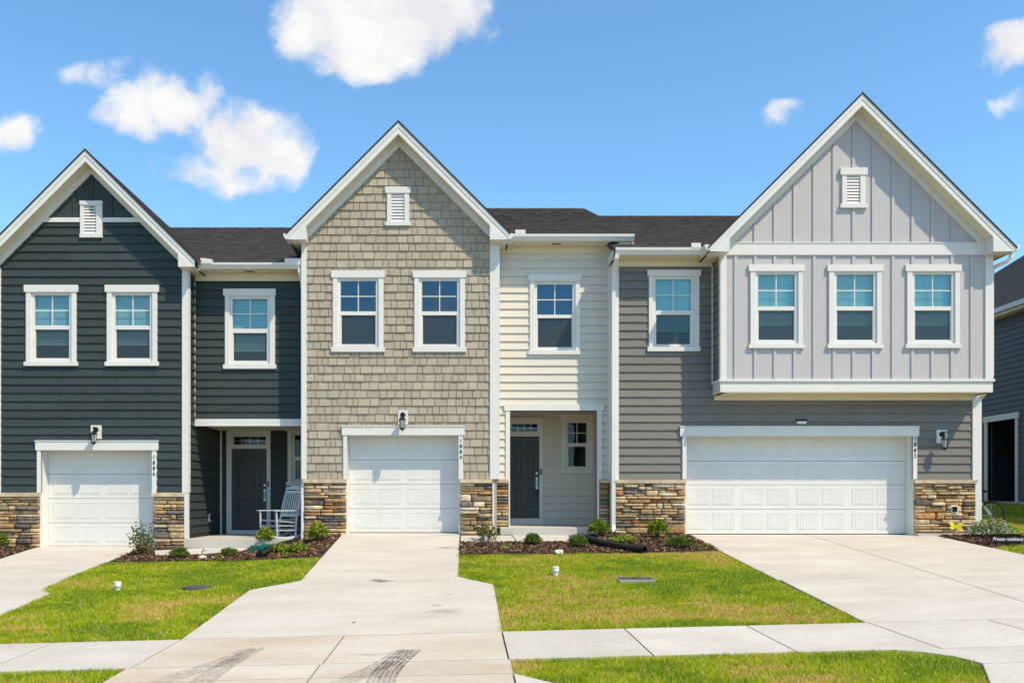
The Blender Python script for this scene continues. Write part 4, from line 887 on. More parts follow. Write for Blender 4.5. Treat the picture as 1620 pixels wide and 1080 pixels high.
# =================================================================== NEIGHBOUR HOUSE
CORE = 'navy'; NX = 18.1; HN = thing('neighbour_house', 'slate blue siding house standing beyond the right hand lawn', 'house', (22, 15, .5))
def ny(px): return NX*F/(px-735)-CD                    # place along the side wall
gzN = .62; ze = 7.05
dy0, dy1 = ny(1608), ny(1563); dzt = PZ(668, dy1)
wallcore(HN, left(NX), rectpoly(-1.0, 21, gzN-.6, ze), [(dy0, dy1, gzN+.05, dzt)], thick=.15)  # unseen front end lengthened so its shadow reaches the side lawn
cutd = (dy0-.12, dy1+.12, gzN, dzt+.15)
siding(HN, 'navy', left(NX), rectpoly(-1.0, 21, gzN+.12, ze-.2), .181, gzN+.12, [cutd], joint=0)
dw = MB().box(NX-.065, NX+.1, dy0-.2, dy1+.2, dzt, dzt+.2).build('doorway', 'white', HN)
MB().box(NX-.05, NX+.1, dy0-.14, dy0, gzN+.05, dzt).build('door_casing', 'white', dw); MB().box(NX-.05, NX+.1, dy1, dy1+.14, gzN+.05, dzt).build('door_casing', 'white', dw)
MB().box(NX+1.9, NX+2.0, dy0-1.4, dy1+1.4, gzN, dzt+.3).box(NX+.15, NX+2, dy1+1.3, dy1+1.4, gzN, dzt+.3).box(NX+.15, NX+2, dy0-1.4, dy0-1.3, gzN, dzt+.3).box(NX+.15, NX+2, dy0-1.4, dy1+1.4, dzt+.28, dzt+.36).build('porch_recess', 'navy', HN)
q = MB().box(NX+1.86, NX+1.9, lerp(dy0, dy1, .5)-.15, lerp(dy0, dy1, .5)+.15, gzN+.75, gzN+1.05).build('outlet_box', 'pvc', HN); MB().box(NX+1.83, NX+1.86, lerp(dy0, dy1, .5)-.09, lerp(dy0, dy1, .5)+.09, gzN+.8, gzN+1.0).build('cover', 'black', q)
nw = ny(1546); MB().box(NX-.05, NX+.02, ny(1549.5), ny(1546), PZ(743, nw), PZ(670, nw)).build('window', 'white', HN)
MB().box(NX-.04, NX+2.5, -1.0, 21, gzN-.5, gzN+.05).build('foundation', 'walk', HN)
MB().box(NX-.35, NX+.1, -1.1, 21.1, ze-.22, ze-.18).build('soffit', 'soffit', HN); MB().box(NX-.36, NX-.33, -1.1, 21.1, ze-.2, ze+.02).build('fascia', 'white', HN); MB().box(NX-.47, NX-.362, -1.1, 21.1, ze-.12, ze+.03).build('gutter', 'white', HN)
a = MB(); n = 60
for k in range(n):
    t0, t1 = k/n*7.5, (k+1)/n*7.5+.01; hx = lambda t: NX-.38+t; hz = lambda t: ze+.03+t*.62
    a.loft([(hx(t0), -1.2, hz(t0)+.035), (hx(t1), -1.2, hz(t1)+.02), (hx(t1), -1.2, hz(t1)-.08), (hx(t0), -1.2, hz(t0)-.08)], [(hx(t0), 21.2, hz(t0)+.035), (hx(t1), 21.2, hz(t1)+.02), (hx(t1), 21.2, hz(t1)-.08), (hx(t0), 21.2, hz(t0)-.08)])
a.build('roof_slope', 'roof', HN)
MB().loft([(NX+7.1, -1.2, ze+4.6), (NX+14.5, -1.2, ze), (NX+14.5, -1.2, ze-.1), (NX+7.1, -1.2, ze+4.5)], [(NX+7.1, 21.2, ze+4.6), (NX+14.5, 21.2, ze), (NX+14.5, 21.2, ze-.1), (NX+7.1, 21.2, ze+4.5)]).build('roof_slope', 'roof', HN)
for yy in (-1.0, 20.9): MB().prism([(NX+.02, gzN-.5), (NX+14, gzN-.5), (NX+14, ze), (NX+7, ze+4.3), (NX+.02, ze)], yy, yy+.1).build('end_wall', 'navy', HN)
MB().box(NX+13.9, NX+14, -.9, 20.9, gzN-.5, ze).build('side_wall', 'navy', HN)

# =================================================================== PORCH CHAIRS
def rocker(label, loc, rz):
    t = thing('rocking_chair', label, 'rocking chair', loc, 'rocking chairs on the dark porch'); t.rotation_euler.z = rz
    def add(mb, name): 
        o = mb.build(name, 'chair'); o.parent = t; return o
    w = .28
    for s in (-1, 1):
        x = s*w
        add(MB().tube([(x, -.26, .06), (x, -.275, .34), (x, -.285, .60)], [.019, .022, .019]), 'leg')
        add(MB().tube([(x, .24, .05), (x, .265, .40), (x, .36, .80), (x*.96, .46, 1.14)], [.019, .022, .02, .017]), 'back_post')
        add(MB().tube([(x, -.42, .06), (x, -.25, .028), (x, 0, .018), (x, .25, .036), (x, .48, .10), (x, .58, .15)], 0, 4, (.014, .02)), 'rocker')
        add(MB().box(x-.05, x+.05, -.36, .27, .598, .618), 'arm')
        for z in (.18, .28): add(MB().tube([(x, -.265, z), (x, .245, z-.01)], .011, 6), 'stretcher')
    for z in (.16, .26): add(MB().tube([(-w, -.268, z), (w, -.268, z)], .011, 6), 'stretcher')
    add(MB().tube([(-w, .25, .2), (w, .25, .2)], .011, 6), 'stretcher')
    for k in range(7):
        y = -.28+k*.078; add(MB().loft([(-w, y, .385-k*.008), (w, y, .385-k*.008), (w, y, .405-k*.008), (-w, y, .405-k*.008)], [(-w, y+.066, .378-k*.008), (w, y+.066, .378-k*.008), (w, y+.066, .398-k*.008), (-w, y+.066, .398-k*.008)]), 'seat_slat')
    for z, y in ((.50, .285), (1.02, .42)): add(MB().box(-w, w, y-.012, y+.012, z-.028, z+.028), 'back_rail')
    tp = MB()
    pts = [(-w, 1.07), (w, 1.07), (w, 1.11), (w*.6, 1.145), (0, 1.16), (-w*.6, 1.145), (-w, 1.11)]
    tp.loft([(x, .432+(z-1.07)*.28, z) for x, z in pts], [(x, .456+(z-1.07)*.28, z) for x, z in pts]); add(tp, 'top_rail')
    for k in range(7):
        x = lerp(-w+.06, w-.06, k/6); add(MB().loft([(x-.017, .279, .52), (x+.017, .279, .52), (x+.017, .291, .52), (x-.017, .291, .52)], [(x-.017, .412, 1.0), (x+.017, .412, 1.0), (x+.017, .424, 1.0), (x-.017, .424, 1.0)]), 'back_slat')
    return t
rocker('white rocking chair at the front of the dark porch, nearest the black drain pipe', (-4.08, .12, zslab), math.radians(-40))
rocker('white rocking chair set back beside the house wall, partly hidden by the downspout', (-3.92, 1.0, zslab), math.radians(-30))

# =================================================================== PLANTS
LEAFN = 0
def leaves(centers, size, cols, rngl, up=.3):
    n = len(centers); d = rngl.normal(size=(n, 3)); d[:, 2] += up; d /= np.linalg.norm(d, axis=1)[:, None]
    r = rngl.normal(size=(n, 3)); a = np.cross(d, r); a /= np.linalg.norm(a, axis=1)[:, None]
    s = (size*rngl.uniform(.6, 1.3, n))[:, None]; w = a*s*.33
    p0 = centers; p1 = centers+d*s*.5+w; p2 = centers+d*s; p3 = centers+d*s*.5-w
    V = np.stack([p0, p1, p2, p3], 1).reshape(-1, 3); C = np.repeat(cols, 4, 0)
    return V, C
def leafmesh(name, V, C, k, m, parent=None):
    n = len(V)//k; me = bpy.data.meshes.new(name); me.vertices.add(len(V)); me.vertices.foreach_set('co', V.astype(np.float32).ravel())
    me.loops.add(len(V)); me.loops.foreach_set('vertex_index', np.arange(len(V), dtype=np.int32)); me.polygons.add(n); me.polygons.foreach_set('loop_start', np.arange(0, len(V), k, dtype=np.int32))
    at = me.color_attributes.new('Col', 'FLOAT_COLOR', 'POINT'); at.data.foreach_set('color', np.concatenate([C, np.ones((len(C), 1))], 1).astype(np.float32).ravel())
    me.update(); me.validate(); return link(name, me, m, parent)
GREEN = [(.06, .13, .02), (.10, .20, .03), (.16, .25, .035)]
def shrub(name, label, px, py, w, h, n, leaf, pal=GREEN, loose=0.0, cat='shrub', flat=1.0, group=None, lift=.0):
    """rounded shrub: foliage shells of small leaves on a few stems; w,h in metres"""
    base = G(px, py); t = thing(name, label, cat, base, group); rl = np.random.default_rng(int(px*7+py))
    u = rl.normal(size=(n, 3)); u /= np.linalg.norm(u, axis=1)[:, None]; u[:, 2] = np.abs(u[:, 2])*1.2-.25
    rad = rl.uniform(.45, 1.0, n)**(.6); lob = 1+.16*np.sin(u[:, 0]*7+px)*np.sin(u[:, 1]*6+py)+.12*np.sin(u[:, 2]*9+px)
    if loose:
        k = rl.integers(0, 26, n); tips = np.random.default_rng(int(px)).normal(size=(26, 3)); tips[:, 2] = np.abs(tips[:, 2])*.9+.35; tips /= np.linalg.norm(tips, axis=1)[:, None]; tips *= np.random.default_rng(int(py)).uniform(.7, 1.15, 26)[:, None]
        q = rl.uniform(.3, 1.05, n)[:, None]; c = tips[k]*q+rl.normal(size=(n, 3))*.09
        c = c*np.array([w/2, w/2, h])
    else:
        c = u*(rad*lob)[:, None]*np.array([w/2, w/2, h*.55]); c[:, 2] += h*.42
        c[:, 2] = np.maximum(c[:, 2], .01)
    c[:, 2] += lift
    pc = np.array(pal); i = rl.integers(0, len(pal), n); cc = pc[i]*rl.uniform(.75, 1.25, n)[:, None]
    V, C = leaves(c+np.array(base), leaf, cc, rl); leafmesh('foliage', V, C, 4, 'leaf', t)
    s = MB()
    for k in range(7 if not loose else 14):
        if loose: tip = tips[k]*np.array([w/2, w/2, h])*.95
        else: a_ = k*.9; tip = np.array([math.cos(a_)*w*.25, math.sin(a_)*w*.25, h*.7])
        s.tube([base+Vector((tip[0]*.06, tip[1]*.06, -.03)), base+Vector((tip[0]*.5, tip[1]*.5, tip[2]*.6)), base+Vector((tip[0], tip[1], tip[2]))], [.010, .006, .003], 5)
    s.build('stem', 'stem', t); return t
BRIGHT = [(.15, .22, .015), (.25, .32, .02), (.36, .40, .04), (.10, .15, .015)]
DEEP = [(.06, .11, .015), (.11, .17, .02), (.17, .23, .03)]
OLIVE = [(.08, .12, .03), (.13, .17, .045), (.20, .21, .06), (.22, .17, .07)]
shrub('shrub', 'tall loose leafy shrub beside the garage door of house 1886', 226, 879, .58, .68, 620, .055, OLIVE, 1)
shrub('shrub', 'low round green shrub left of the pale path to the dark porch', 284, 883, .38, .22, 1500, .035, DEEP)
shrub('shrub', 'small low green shrub in mulch just left of the black pipe opening', 362, 879, .33, .17, 1200, .033, DEEP)
shrub('shrub', 'upright bright green shrub in front of the rocking chairs', 421, 863, .42, .36, 1300, .055, BRIGHT, lift=.03)
shrub('shrub', 'low spreading green shrub growing over the left black pipe end', 445, 873, .45, .18, 1200, .045, BRIGHT)
shrub('shrub', 'wispy low shrub with yellow tips between pipe and driveway of house 1884', 470, 873, .55, .17, 700, .05, BRIGHT+[(.3, .3, .06)])
shrub('shrub', 'rounded glossy shrub against the stone left of garage 1884', 502, 857, .40, .38, 1500, .055, BRIGHT, lift=.02)
shrub('shrub', 'sparse olive shrub with a white nursery tag right of garage 1884', 768, 856, .52, .62, 420, .055, OLIVE, 1)
shrub('shrub', 'compact dome shrub in front of the cream porch step', 843, 862, .34, .24, 1700, .033, DEEP)
shrub('shrub', 'compact dome shrub just left of the long black drain pipe', 915, 866, .36, .25, 1700, .034, DEEP)
shrub('shrub', 'bushy green shrub under the downspout beside the cream porch', 947, 849, .46, .38, 1900, .045, BRIGHT[:2]+DEEP[1:])
shrub('shrub', 'leafy upright shrub against the stone left of garage 1882', 1040, 852, .42, .40, 1100, .055, BRIGHT, lift=.03)
shrub('shrub', 'low trailing shrub behind the long black drain pipe', 986, 858, .6, .14, 800, .045, BRIGHT)
shrub('shrub', 'low green shrub at the mulch corner beside the wide driveway', 1077, 867, .50, .25, 1800, .038, DEEP)
shrub('shrub', 'leafy shrub cut by the left edge of the photo below the stone', 1, 866, .35, .32, 700, .05, BRIGHT)
fp = shrub('flowering_plant', 'flowering plant with orange blooms behind the black sign', 1566, 851, .85, .38, 1300, .06, [(.10, .2, .05), (.2, .3, .1), (.35, .40, .22), (.5, .5, .4)], cat='plant')
fb_ = G(1566, 851); bl = MB()
for k in range(26):
    a_ = rnd.uniform(0, 6.3); r_ = rnd.uniform(0, .4); bl.lathe((fb_.x+r_*math.cos(a_)+.1, fb_.y+r_*math.sin(a_), fb_.z+rnd.uniform(.22, .42)), [(.005, 0), (.028, .012), (.022, .02), (.004, .016)], 7)
bl.build('blossom', mat('orange_petal', (.55, .15, .06), .6, (.5, .32, .04), 8, .6), fp)
for k, (px, py) in enumerate(((738, 874), (455, 881), (345, 884), (1010, 868), (800, 868), (1110, 866), (1055, 858), (488, 856))):
    bs = G(px, py); rl = np.random.default_rng(k+40); n = 40; c = rl.normal(size=(n, 3))*np.array([.06, .06, .02])+np.array(bs)+np.array([0, 0, .03])
    V, C = leaves(c, .06, np.array(BRIGHT)[rl.integers(0, 4, n)], rl, 1.0); o = leafmesh('weed', V, C, 4, 'leaf'); tag(o, ['tiny weed tuft at the mulch edge by the driveway of house 1884', 'small weed at the lawn edge below the spreading shrub', 'small weed in mulch near the white stone by the left path', 'small weed just past the end of the long black pipe', 'tiny weed in mulch between the tagged shrub and the dome shrub', 'small weed at the tip of the mulch by the wide driveway', 'small weed below the shrub against the stone of house 1882', 'small weed at the foot of the glossy shrub by garage 1884'][k], 'weed', 'weeds in the mulch')

# =================================================================== SMALL THINGS
def corrug(label, path, r=.055, name='drain_pipe'):
    pts = []; 
    for a, b_ in zip(path[:-1], path[1:]):
        a, b_ = Vector(a), Vector(b_); n = max(2, int((b_-a).length/.0095)); pts += [a.lerp(b_, k/n) for k in range(n)]
    for _ in range(30): pts = [pts[0]]+[(pts[i-1]+pts[i]*2+pts[i+1])/4 for i in range(1, len(pts)-1)]+[pts[-1]]
    rr = [r*(1 if (i//2) % 2 else .9) for i in range(len(pts))]
    o = MB().tube(pts, rr, 14, caps=False).build(name, 'black_plastic'); tag(o, label, 'pipe'); MB().tube([pts[0], pts[0]+(pts[1]-pts[0])*1.5], r*.85, 14).build('pipe_bore', 'black', o)
def gp(px, py, up=0.0): v = G(px, py); return v+Vector((0, 0, up))
corrug('long black corrugated drain pipe lying across the mulch by the cream porch', [gp(926, 858, .09), gp(950, 864, .07), gp(985, 870.5, .065), gp(1021, 875, .07)], .082)
corrug('black corrugated drain pipe from the downspout beside the rocking chairs', [gp(410, 884, .08), gp(422, 879, .08), gp(440, 869, .07), gp(462, 863, .06), (-3.62, -.22, -.16)], .078)
def splash(label, px, py, rz):
    b_ = gp(px, py); t = thing('splash_adapter', label, 'drain adapter', b_); m_ = MB()
    m_.loft([b_+Vector((-.17, -.10, .02)), b_+Vector((.12, -.09, .02)), b_+Vector((.12, .10, .02)), b_+Vector((-.17, .10, .02))], [b_+Vector((-.13, -.06, .10)), b_+Vector((.14, -.05, .12)), b_+Vector((.14, .06, .12)), b_+Vector((-.13, .06, .10))])
    m_.build('body', 'green_plastic', t)
    for k in range(4): MB().box(b_.x-.13+k*.065, b_.x-.115+k*.065, b_.y-.11, b_.y+.07, b_.z+.03, b_.z+.118).build('rib', 'green_plastic', t)
    MB().tube([b_+Vector((.1, 0, .08)), b_+Vector((.24, -.02, .09))], .06, 12).build('collar', 'green_plastic', t)
splash('green plastic drain adapter at the porch step end of the long black pipe', 912, 856, 0); splash('green plastic drain adapter beside the short black pipe near the rocking chairs', 408, 871, 0)
def cleanout(label, px, py):
    b_ = gp(px, py); t = thing('cleanout_pipe', label, 'pipe', b_, 'white cleanout pipes in the lawns')
    MB().lathe(b_, [(.045, -.1), (.045, .03), (.045, .04), (.055, .045), (.055, .10), (.050, .105)], 18).build('pipe', 'pvc', t, True); MB().lathe(b_, [(.052, .104), (.058, .106), (.058, .135), (.052, .14), (.012, .142)], 18).build('cap', 'pvc', t)
cleanout('white plastic cleanout pipe standing in the left lawn', 186, 933); cleanout('white plastic cleanout pipe standing in the lawn right of the middle driveway', 879, 909)
b_ = gp(1005, 917); t = thing('meter_box', 'grey rectangular utility box lid set in the middle lawn', 'utility box', b_)
MB().box(b_.x-.28, b_.x+.28, b_.y-.20, b_.y+.20, b_.z-.1, b_.z+.022).build('rim', 'lidrim', t); MB().box(b_.x-.25, b_.x+.25, b_.y-.17, b_.y+.17, b_.z+.015, b_.z+.034).build('lid', 'lid', t); MB().lathe((b_.x, b_.y, b_.z), [(.05, .03), (.05, .040), (.0, .042)], 16).build('plug', 'black', t)
b_ = gp(314, 929); t = thing('meter_box', 'round dark utility lid set in the left lawn', 'utility box', b_)
MB().lathe(b_, [(.25, -.05), (.25, .012), (.225, .018)], 24).build('rim', 'lid', t); MB().lathe(b_, [(.215, .017), (.215, .024), (.0, .028)], 24).build('lid', 'lid', t)
def rock(label, px, py, s, group='white stones at the mulch edge'):
    b_ = gp(px, py); rl = random.Random(px); bm = bmesh.new(); bmesh.ops.create_icosphere(bm, subdivisions=2, radius=s)
    for v_ in bm.verts: v_.co *= 1+rl.uniform(-.16, .16); v_.co.z *= .6; v_.co += b_+Vector((0, 0, s*.45))
    me = bpy.data.meshes.new('rock'); bm.to_mesh(me); bm.free(); tag(link('rock', me, 'rock'), label, 'rock', group)
rock('white stone at the lawn edge in front of the cream porch path', 884, 876, .085); rock('white stone at the lawn edge below the left porch path', 320, 884, .075); rock('smaller grey white stone right of the other stone by the left path', 337, 883, .04); rock('tiny pale stone in the mulch under the compact dome shrub', 846, 865, .03)
# nursery tag
b_ = gp(768, 857); o = MB().box(b_.x-.03, b_.x+.03, b_.y-.06, b_.y-.057, b_.z+.04, b_.z+.16).tube([b_+Vector((0, -.05, -.02)), b_+Vector((0, -.05, .06))], .005, 6).build('plant_tag', 'pvc'); tag(o, 'white nursery tag on the sparse olive shrub', 'plant tag')
# butterfly ornament
b_ = gp(1511, 852); t = thing('butterfly_stake', 'yellow butterfly garden ornament on a stake by the stone corner', 'garden ornament', b_)
zc = PZ(832.5, b_.y); cx = b_.x
MB().tube([(cx, b_.y, b_.z-.05), (cx, b_.y, zc)], .005, 6).build('stake', 'black', t)
for s in (-1, 1):
    p1 = [(0, .0), (.03, .05), (.09, .095), (.145, .09), (.15, .05), (.11, .01)]; p2 = [(0, 0), (.11, .005), (.13, -.03), (.10, -.07), (.05, -.065)]
    for p_, nm in ((p1, 'upper_wing'), (p2, 'lower_wing')):
        f0 = [(cx+s*x, b_.y-.01-x*.3, zc+z-.1*s*x) for x, z in p_]; f1 = [(x, y+.006, z) for x, y, z in f0]; MB().loft(f0, f1).build(nm, 'yellow', t)
MB().tube([(cx, b_.y-.012, zc-.06), (cx, b_.y-.012, zc), (cx, b_.y-.012, zc+.06)], [.006, .012, .008], 8).build('body', 'yellow', t)
# sign
b_ = gp(1593, 862); t = thing('yard_sign', 'small black sign reading Private residence in the mulch bed', 'sign', b_)
x0, x1 = PX(1571.5, b_.y), PX(1615.5, b_.y); z0, z1 = PZ(859, b_.y), PZ(844, b_.y)
MB().loft([(x0, b_.y-.02, z0), (x1, b_.y-.02, z0), (x1, b_.y+.0, z1), (x0, b_.y+.0, z1)], [(x0, b_.y, z0), (x1, b_.y, z0), (x1, b_.y+.02, z1), (x0, b_.y+.02, z1)]).build('board', 'signblack', t)
for x in (x0+.1, x1-.1): MB().box(x-.008, x+.008, b_.y+.01, b_.y+.02, b_.z-.08, z0+.1).build('stake', 'black', t)
texted('Private residence', .092, 'signwhite', t, (.5*(x0+x1), b_.y-.020, lerp(z0, z1, .45)), (math.radians(84), 0, 0), 'lettering', .25, .002, (.93, 1.15, 1))
# bicycle standing by the side wall
def bicycle():
    b_ = Vector((12.12, 2.0, gz(12.1, 2.0))); t = thing('bicycle', 'white bicycle with red seat post leaning behind the right house corner', 'bicycle', b_)
    t.rotation_euler = (math.radians(6), 0, math.radians(118))
    def add(mb, name, m, par=None, sm=False):
        o = mb.build(name, m); o.parent = par or t; 
        if sm: o.data.polygons.foreach_set('use_smooth', [True]*len(o.data.polygons))
        return o
    R = .31
    for cx in (-.5, .5):
        ring = [(cx+R*math.cos(2*math.pi*k/32), 0, R+R*math.sin(2*math.pi*k/32)) for k in range(33)]
        w = add(MB().tube(ring, .022, 8, up=Vector((0, 1, 0)), caps=False), 'wheel', 'rubber', None, True)
        rim = [(cx+(R-.028)*math.cos(2*math.pi*k/32), 0, R+(R-.028)*math.sin(2*math.pi*k/32)) for k in range(33)]
        add(MB().tube(rim, .010, 6, up=Vector((0, 1, 0)), caps=False), 'rim', 'nickel', w)
        sp = MB()
        for k in range(16): a_ = k*math.pi/8; sp.tube([(cx, .0, R), (cx+(R-.03)*math.cos(a_), 0, R+(R-.03)*math.sin(a_))], .0025, 4)
        add(sp, 'spokes', 'nickel', w); add(MB().lathe((cx, 0, R), [(.02, -.04), (.02, .04)], 10, 'y'), 'hub', 'nickel', w)
    fr = MB(); bb = (-.06, 0, .30); seat = (-.2, 0, .70); head = (.32, 0, .74); hl = (.36, 0, .60); rear = (-.5, 0, R)
    for a_, c_ in ((bb, seat), (bb, hl), (seat, head), (head, hl)): fr.tube([a_, c_], .019, 8)
    for s in (-.05, .05): fr.tube([(rear[0], s, R), bb], .012, 6).tube([(rear[0], s, R), (seat[0], 0, seat[2]-.04)], .010, 6).tube([(hl[0]+.01, s*.8, hl[2]-.04), (.5, s, R)], .014, 6)
    add(fr, 'frame', 'bikewhite'); add(MB().tube([(-.2, 0, .68), (-.23, 0, .84)], .014, 8), 'seat_post', 'red')
    add(MB().loft([(-.36, -.07, .86), (-.36, .07, .86), (-.1, .02, .85), (-.1, -.02, .85)], [(-.38, -.085, .90), (-.38, .085, .90), (-.08, .018, .885), (-.08, -.018, .885)]), 'saddle', 'black')
    add(MB().tube([(.31, 0, .76), (.29, 0, .88)], .014, 8).tube([(.24, -.29, .92), (.30, -.1, .90), (.30, .1, .90), (.24, .29, .92)], .012, 8), 'handlebar', 'black')
    add(MB().lathe((-.06, .05, .30), [(.09, -.004), (.09, .004)], 18, 'y'), 'chainring', 'nickel')
    add(MB().box(-.09, -.03, .07, .14, .12, .14).tube([(-.06, .06, .30), (-.06, .07, .13)], .008, 6).box(-.09, -.03, -.14, -.07, .46, .48).tube([(-.06, -.06, .30), (-.06, -.07, .47)], .008, 6), 'crank', 'black')
bicycle()
# dead leaf
b_ = gp(560, 984); rl = np.random.default_rng(2)
o = MB().loft([b_+Vector((-.03, -.02, .004)), b_+Vector((.0, -.028, .012)), b_+Vector((.035, .0, .02)), b_+Vector((.0, .026, .01))], [b_+Vector((-.03, -.02, .006)), b_+Vector((.0, -.028, .014)), b_+Vector((.035, .0, .022)), b_+Vector((.0, .026, .012))]).build('dead_leaf', 'leafbrown'); tag(o, 'curled brown dead leaf lying on the middle driveway', 'leaf')
# drain cover in the driveway and small stain marks: flat shapes on the slab
def blot(px, py, rx, ry, al, seed, name='stain'):
    c = G(px, py); n = 22; V = []; C = []; rl = random.Random(seed); ph = rl.uniform(0, 6)
    for k in range(n):
        a0, a1 = 2*math.pi*k/n, 2*math.pi*(k+1)/n; q0 = 1+.22*math.sin(a0*3+ph); q1 = 1+.22*math.sin(a1*3+ph)
        for x, y, a_ in ((0, 0, al), (rx*q0*math.cos(a0), ry*q0*math.sin(a0), 0), (rx*q1*math.cos(a1), ry*q1*math.sin(a1), 0)):
            V.append((c.x+x, c.y+y, gz(c.x+x, c.y+y)+.004)); C.append((al if (x == 0 and y == 0) else .0,)*3)
    leafmesh(name, np.array(V), np.array(C, float), 3, 'mark', drv)
for a_ in ((605, 919, .20, .13, .95, 1), (595, 917, .16, .1, .8, 11), (585, 1035, .3, .1, .3, 2), (690, 957, .12, .12, .3, 3), (712, 940, .12, .06, .35, 4), (737, 868, .22, .10, .5, 5), (704, 966, .35, .2, .25, 6), (708, 866, .3, .12, .6, 7)): blot(*a_)
# tyre marks: curving bands of tread ribs
def tyre(path, w0, w1, ribs, seed, al):
    rl = random.Random(seed); pts = [Vector(G(*p)) for p in path]; fine = []
    for a_, c_ in zip(pts[:-1], pts[1:]): fine += [a_.lerp(c_, k/14) for k in range(14)]
    fine.append(pts[-1])
    for _ in range(20): fine = [fine[0]]+[(fine[i-1]+fine[i]*2+fine[i+1])/4 for i in range(1, len(fine)-1)]+[fine[-1]]
    V = []; C = []; n = len(fine)
    for r_ in range(ribs):
        o0 = (r_/ribs-.5); o1 = o0+.78/ribs
        for k in range(n-1):
            if rl.random() < .06: continue
            t = k/(n-1); d = (fine[k+1]-fine[k]); nn = Vector((-d.y, d.x, 0)).normalized(); wA, wB = lerp(w0, w1, t), lerp(w0, w1, (k+1)/(n-1))
            q = [fine[k]+nn*o0*wA, fine[k]+nn*o1*wA, fine[k+1]+nn*o1*wB, fine[k+1]+nn*o0*wB]
            V += [(p.x, p.y, gz(p.x, p.y)+.005+seed*.0007) for p in q]; f_ = al*(.5+.5*math.sin(math.pi*min(1, .12+t*1.0)))*rl.uniform(.65, 1.1); C += [(f_,)*3]*4
    leafmesh('tyre_mark', np.array(V), np.array(C, float), 4, 'mark', drv)
tyre([(650, 1027), (625, 1048), (608, 1066), (600, 1090)], .27, .30, 6, 1, .7); tyre([(640, 1028), (610, 1050), (570, 1068), (520, 1090)], .24, .26, 6, 2, .45)
tyre([(408, 1024), (375, 1042), (345, 1060), (305, 1090)], .20, .26, 6, 3, .48); tyre([(395, 1026), (350, 1048), (300, 1063), (225, 1090)], .22, .28, 6, 4, .38)

# =================================================================== GRASS AND MULCH CHIPS
def inpoly(p, poly):
    x, y = p[:, 0], p[:, 1]; ins = np.zeros(len(p), bool); n = len(poly)
    for i in range(n):
        x0, y0 = poly[i]; x1, y1 = poly[(i+1) % n]; c = ((y0 > y) != (y1 > y)) & (x < (x1-x0)*(y-y0)/((y1-y0) or 1e-9)+x0); ins ^= c
    return ins
def vnoise(x, y, s, seed):
    r = np.random.default_rng(seed); T = r.random((64, 64)); X, Yy = x/s+100, y/s+100; i, j = np.floor(X).astype(int), np.floor(Yy).astype(int); fx, fy = X-i, Yy-j; fx = fx*fx*(3-2*fx); fy = fy*fy*(3-2*fy)
    return (T[i % 64, j % 64]*(1-fx)+T[(i+1) % 64, j % 64]*fx)*(1-fy)+(T[i % 64, (j+1) % 64]*(1-fx)+T[(i+1) % 64, (j+1) % 64]*fx)*fy
def grass(name, label, polys, dens, hmul=1.0):
    Vs, Cs = [], []
    for poly in polys:
        xs = [p[0] for p in poly]; ys = [p[1] for p in poly]; A = (max(xs)-min(xs))*(max(ys)-min(ys)); n = int(A*dens)
        p = np.stack([rng.uniform(min(xs), max(xs), n), rng.uniform(min(ys), max(ys), n)], 1); p = p[inpoly(p, poly)]; n = len(p)
        x, y = p[:, 0], p[:, 1]; z = g(x, y)-.03
        patch = .48*vnoise(x, y*1.7, 1.5, 1)+.32*vnoise(x, y*1.8, .5, 2)+.20*vnoise(x, y*1.4, .15, 3)
        dry = np.clip((patch-.535)*8.0, 0, 1)*rng.uniform(.25, 1, n); lush = np.clip((.47-patch)*8, 0, 1)
        h = hmul*(.036+.026*rng.random(n))*(1-.3*dry); ang = rng.uniform(0, 6.28, n); lean = rng.uniform(.2, 1.5, n)*h
        wd = .0036+.0034*rng.random(n)+.0006*np.maximum(0, y+10); wa = rng.uniform(0, 6.28, n)
        base = np.stack([x, y, z], 1); wv = np.stack([np.cos(wa)*wd, np.sin(wa)*wd, np.zeros(n)], 1)
        tip = base+np.stack([np.cos(ang)*lean, np.sin(ang)*lean, h], 1)
        c0 = np.array([.40, .47, .012]); c1 = np.array([.72, .48, .17]); c2 = np.array([.17, .31, .012])
        c = c0*(1-dry[:, None])+c1*dry[:, None]; c = c*(1-lush[:, None]*.7)+c2*lush[:, None]*.7
        c *= rng.uniform(.72, 1.25, n)[:, None]; rd = rng.random(n) < .07; c[rd] = np.array([.66, .54, .25])
        Vs.append(np.stack([base-wv, base+wv, tip], 1).reshape(-1, 3)); Cs.append(np.repeat(c, 3, 0))
    o = leafmesh(name, np.concatenate(Vs), np.concatenate(Cs), 3, 'blade'); tag(o, label, 'grass', None, 'stuff')
LAWN_L = [(-6.98, -2.2), (-5.0, -2.1), (-2.67, -3.0), (-2.67, -5.15), (-3.38, -5.68), (-3.51, -8.68), (-6.61, -8.68), (-6.61, -5.37), (-6.96, -4.88)]
LAWN_M = [(-.09, -2.85), (1.36, -2.85), (3.16, -2.7), (4.88, -2.45), (4.88, -5.6), (4.94, -8.68), (.48, -8.68), (.47, -5.74), (-.09, -5.02)]
def edge(poly, amp=.05):
    o = []
    for i, a_ in enumerate(poly):
        b_ = poly[(i+1) % len(poly)]; n = max(1, int(math.hypot(b_[0]-a_[0], b_[1]-a_[1])/.18)); o += [(lerp(a_[0], b_[0], k/n)+random.uniform(-amp, amp)*.5, lerp(a_[1], b_[1], k/n)+random.uniform(-amp, amp)*.5) for k in range(n)]
    return o
grass('lawn_grass', 'sunlit mown grass of the front lawns', [edge(LAWN_L, .10), edge(LAWN_M, .10)], 5200)
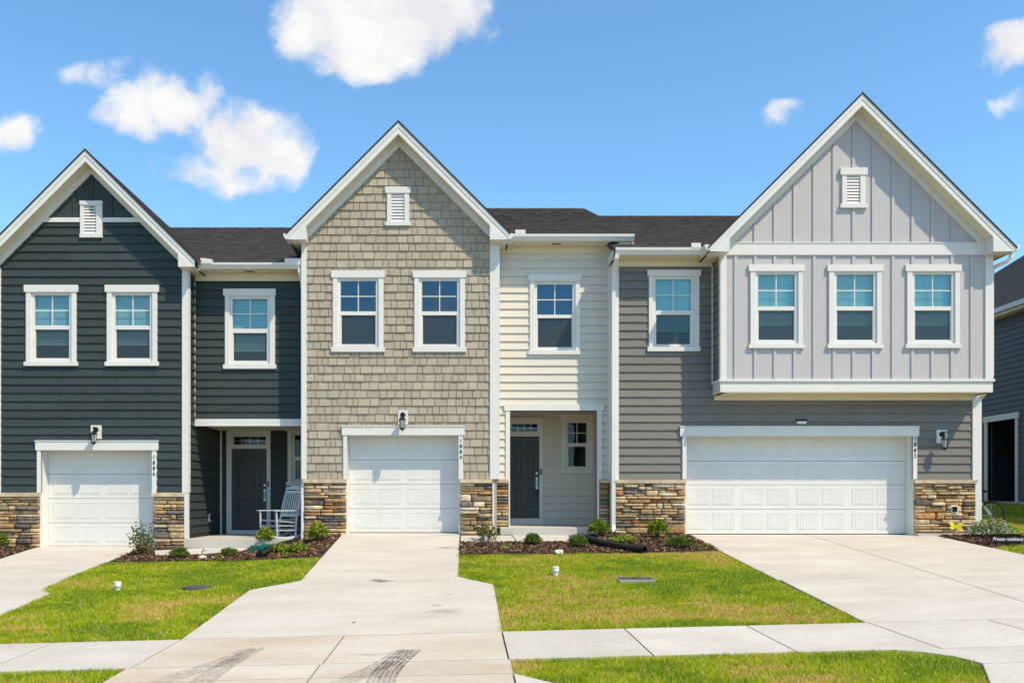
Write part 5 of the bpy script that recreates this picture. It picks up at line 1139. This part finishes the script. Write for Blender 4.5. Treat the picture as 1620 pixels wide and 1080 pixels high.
grass('verge_grass', 'mown grass of the verges along the pavement', [edge([(.50, -10.47), (4.3, -10.47), (4.65, -10.6), (4.88, -10.85), (4.96, -11.12), (4.86, -11.4), (4.5, -12.18), (1.6, -12.18), (.8, -11.53), (.50, -11.15)]), edge([(-6.6, -10.47), (-3.54, -10.47), (-3.58, -11.12), (-3.92, -12.18), (-6.6, -12.18)])], 6000)
grass('side_grass', 'grass between the right house and the neighbouring house', [[(10.22, -2.25), (12.9, -1.12), (12.9, -.1), (11.6, .1), (11.35, .1), (11.35, 14), (18, 14), (18, -8.6), (10.24, -8.6)]], 900, 1.3)
def chips():
    V, C = [], []
    for nme, pl in BEDS.items():
        xs = [p[0] for p in pl]; ys = [p[1] for p in pl]; n = int((max(xs)-min(xs))*(max(ys)-min(ys))*900)
        p = np.stack([rng.uniform(min(xs), max(xs), n), rng.uniform(min(ys), max(ys), n)], 1); p = p[inpoly(p, pl)]
        for ex in (rp(-6.5, -4.6, -1.42, -.2), rp(-.1, 2.3, -1.36, -.2)): p = p[~((p[:, 0] > ex[0][0]) & (p[:, 0] < ex[1][0]) & (p[:, 1] > ex[0][1]) & (p[:, 1] < ex[2][1]))]
        n = len(p); c = np.stack([p[:, 0], p[:, 1], g(p[:, 0], p[:, 1])+.022+rng.uniform(-.01, .02, n)], 1)
        d = rng.normal(size=(n, 3))*np.array([1, 1, .35]); d /= np.linalg.norm(d, axis=1)[:, None]; s = rng.normal(size=(n, 3)); w = np.cross(d, s); w /= np.linalg.norm(w, axis=1)[:, None]
        ln = rng.uniform(.014, .042, n)[:, None]; wd = rng.uniform(.005, .012, n)[:, None]
        q = np.stack([c-d*ln-w*wd, c+d*ln-w*wd, c+d*ln+w*wd, c-d*ln+w*wd], 1).reshape(-1, 3); V.append(q)
        cc = np.array([(.11, .055, .032), (.19, .10, .055), (.05, .028, .018), (.30, .19, .12), (.14, .08, .055)])[rng.integers(0, 5, n)]*rng.uniform(.7, 1.25, n)[:, None]; C.append(np.repeat(cc, 4, 0))
    tag(leafmesh('mulch_chips', np.concatenate(V), np.concatenate(C), 4, 'chip'), 'brown bark mulch chips covering the planting beds', 'mulch', None, 'stuff')
chips()
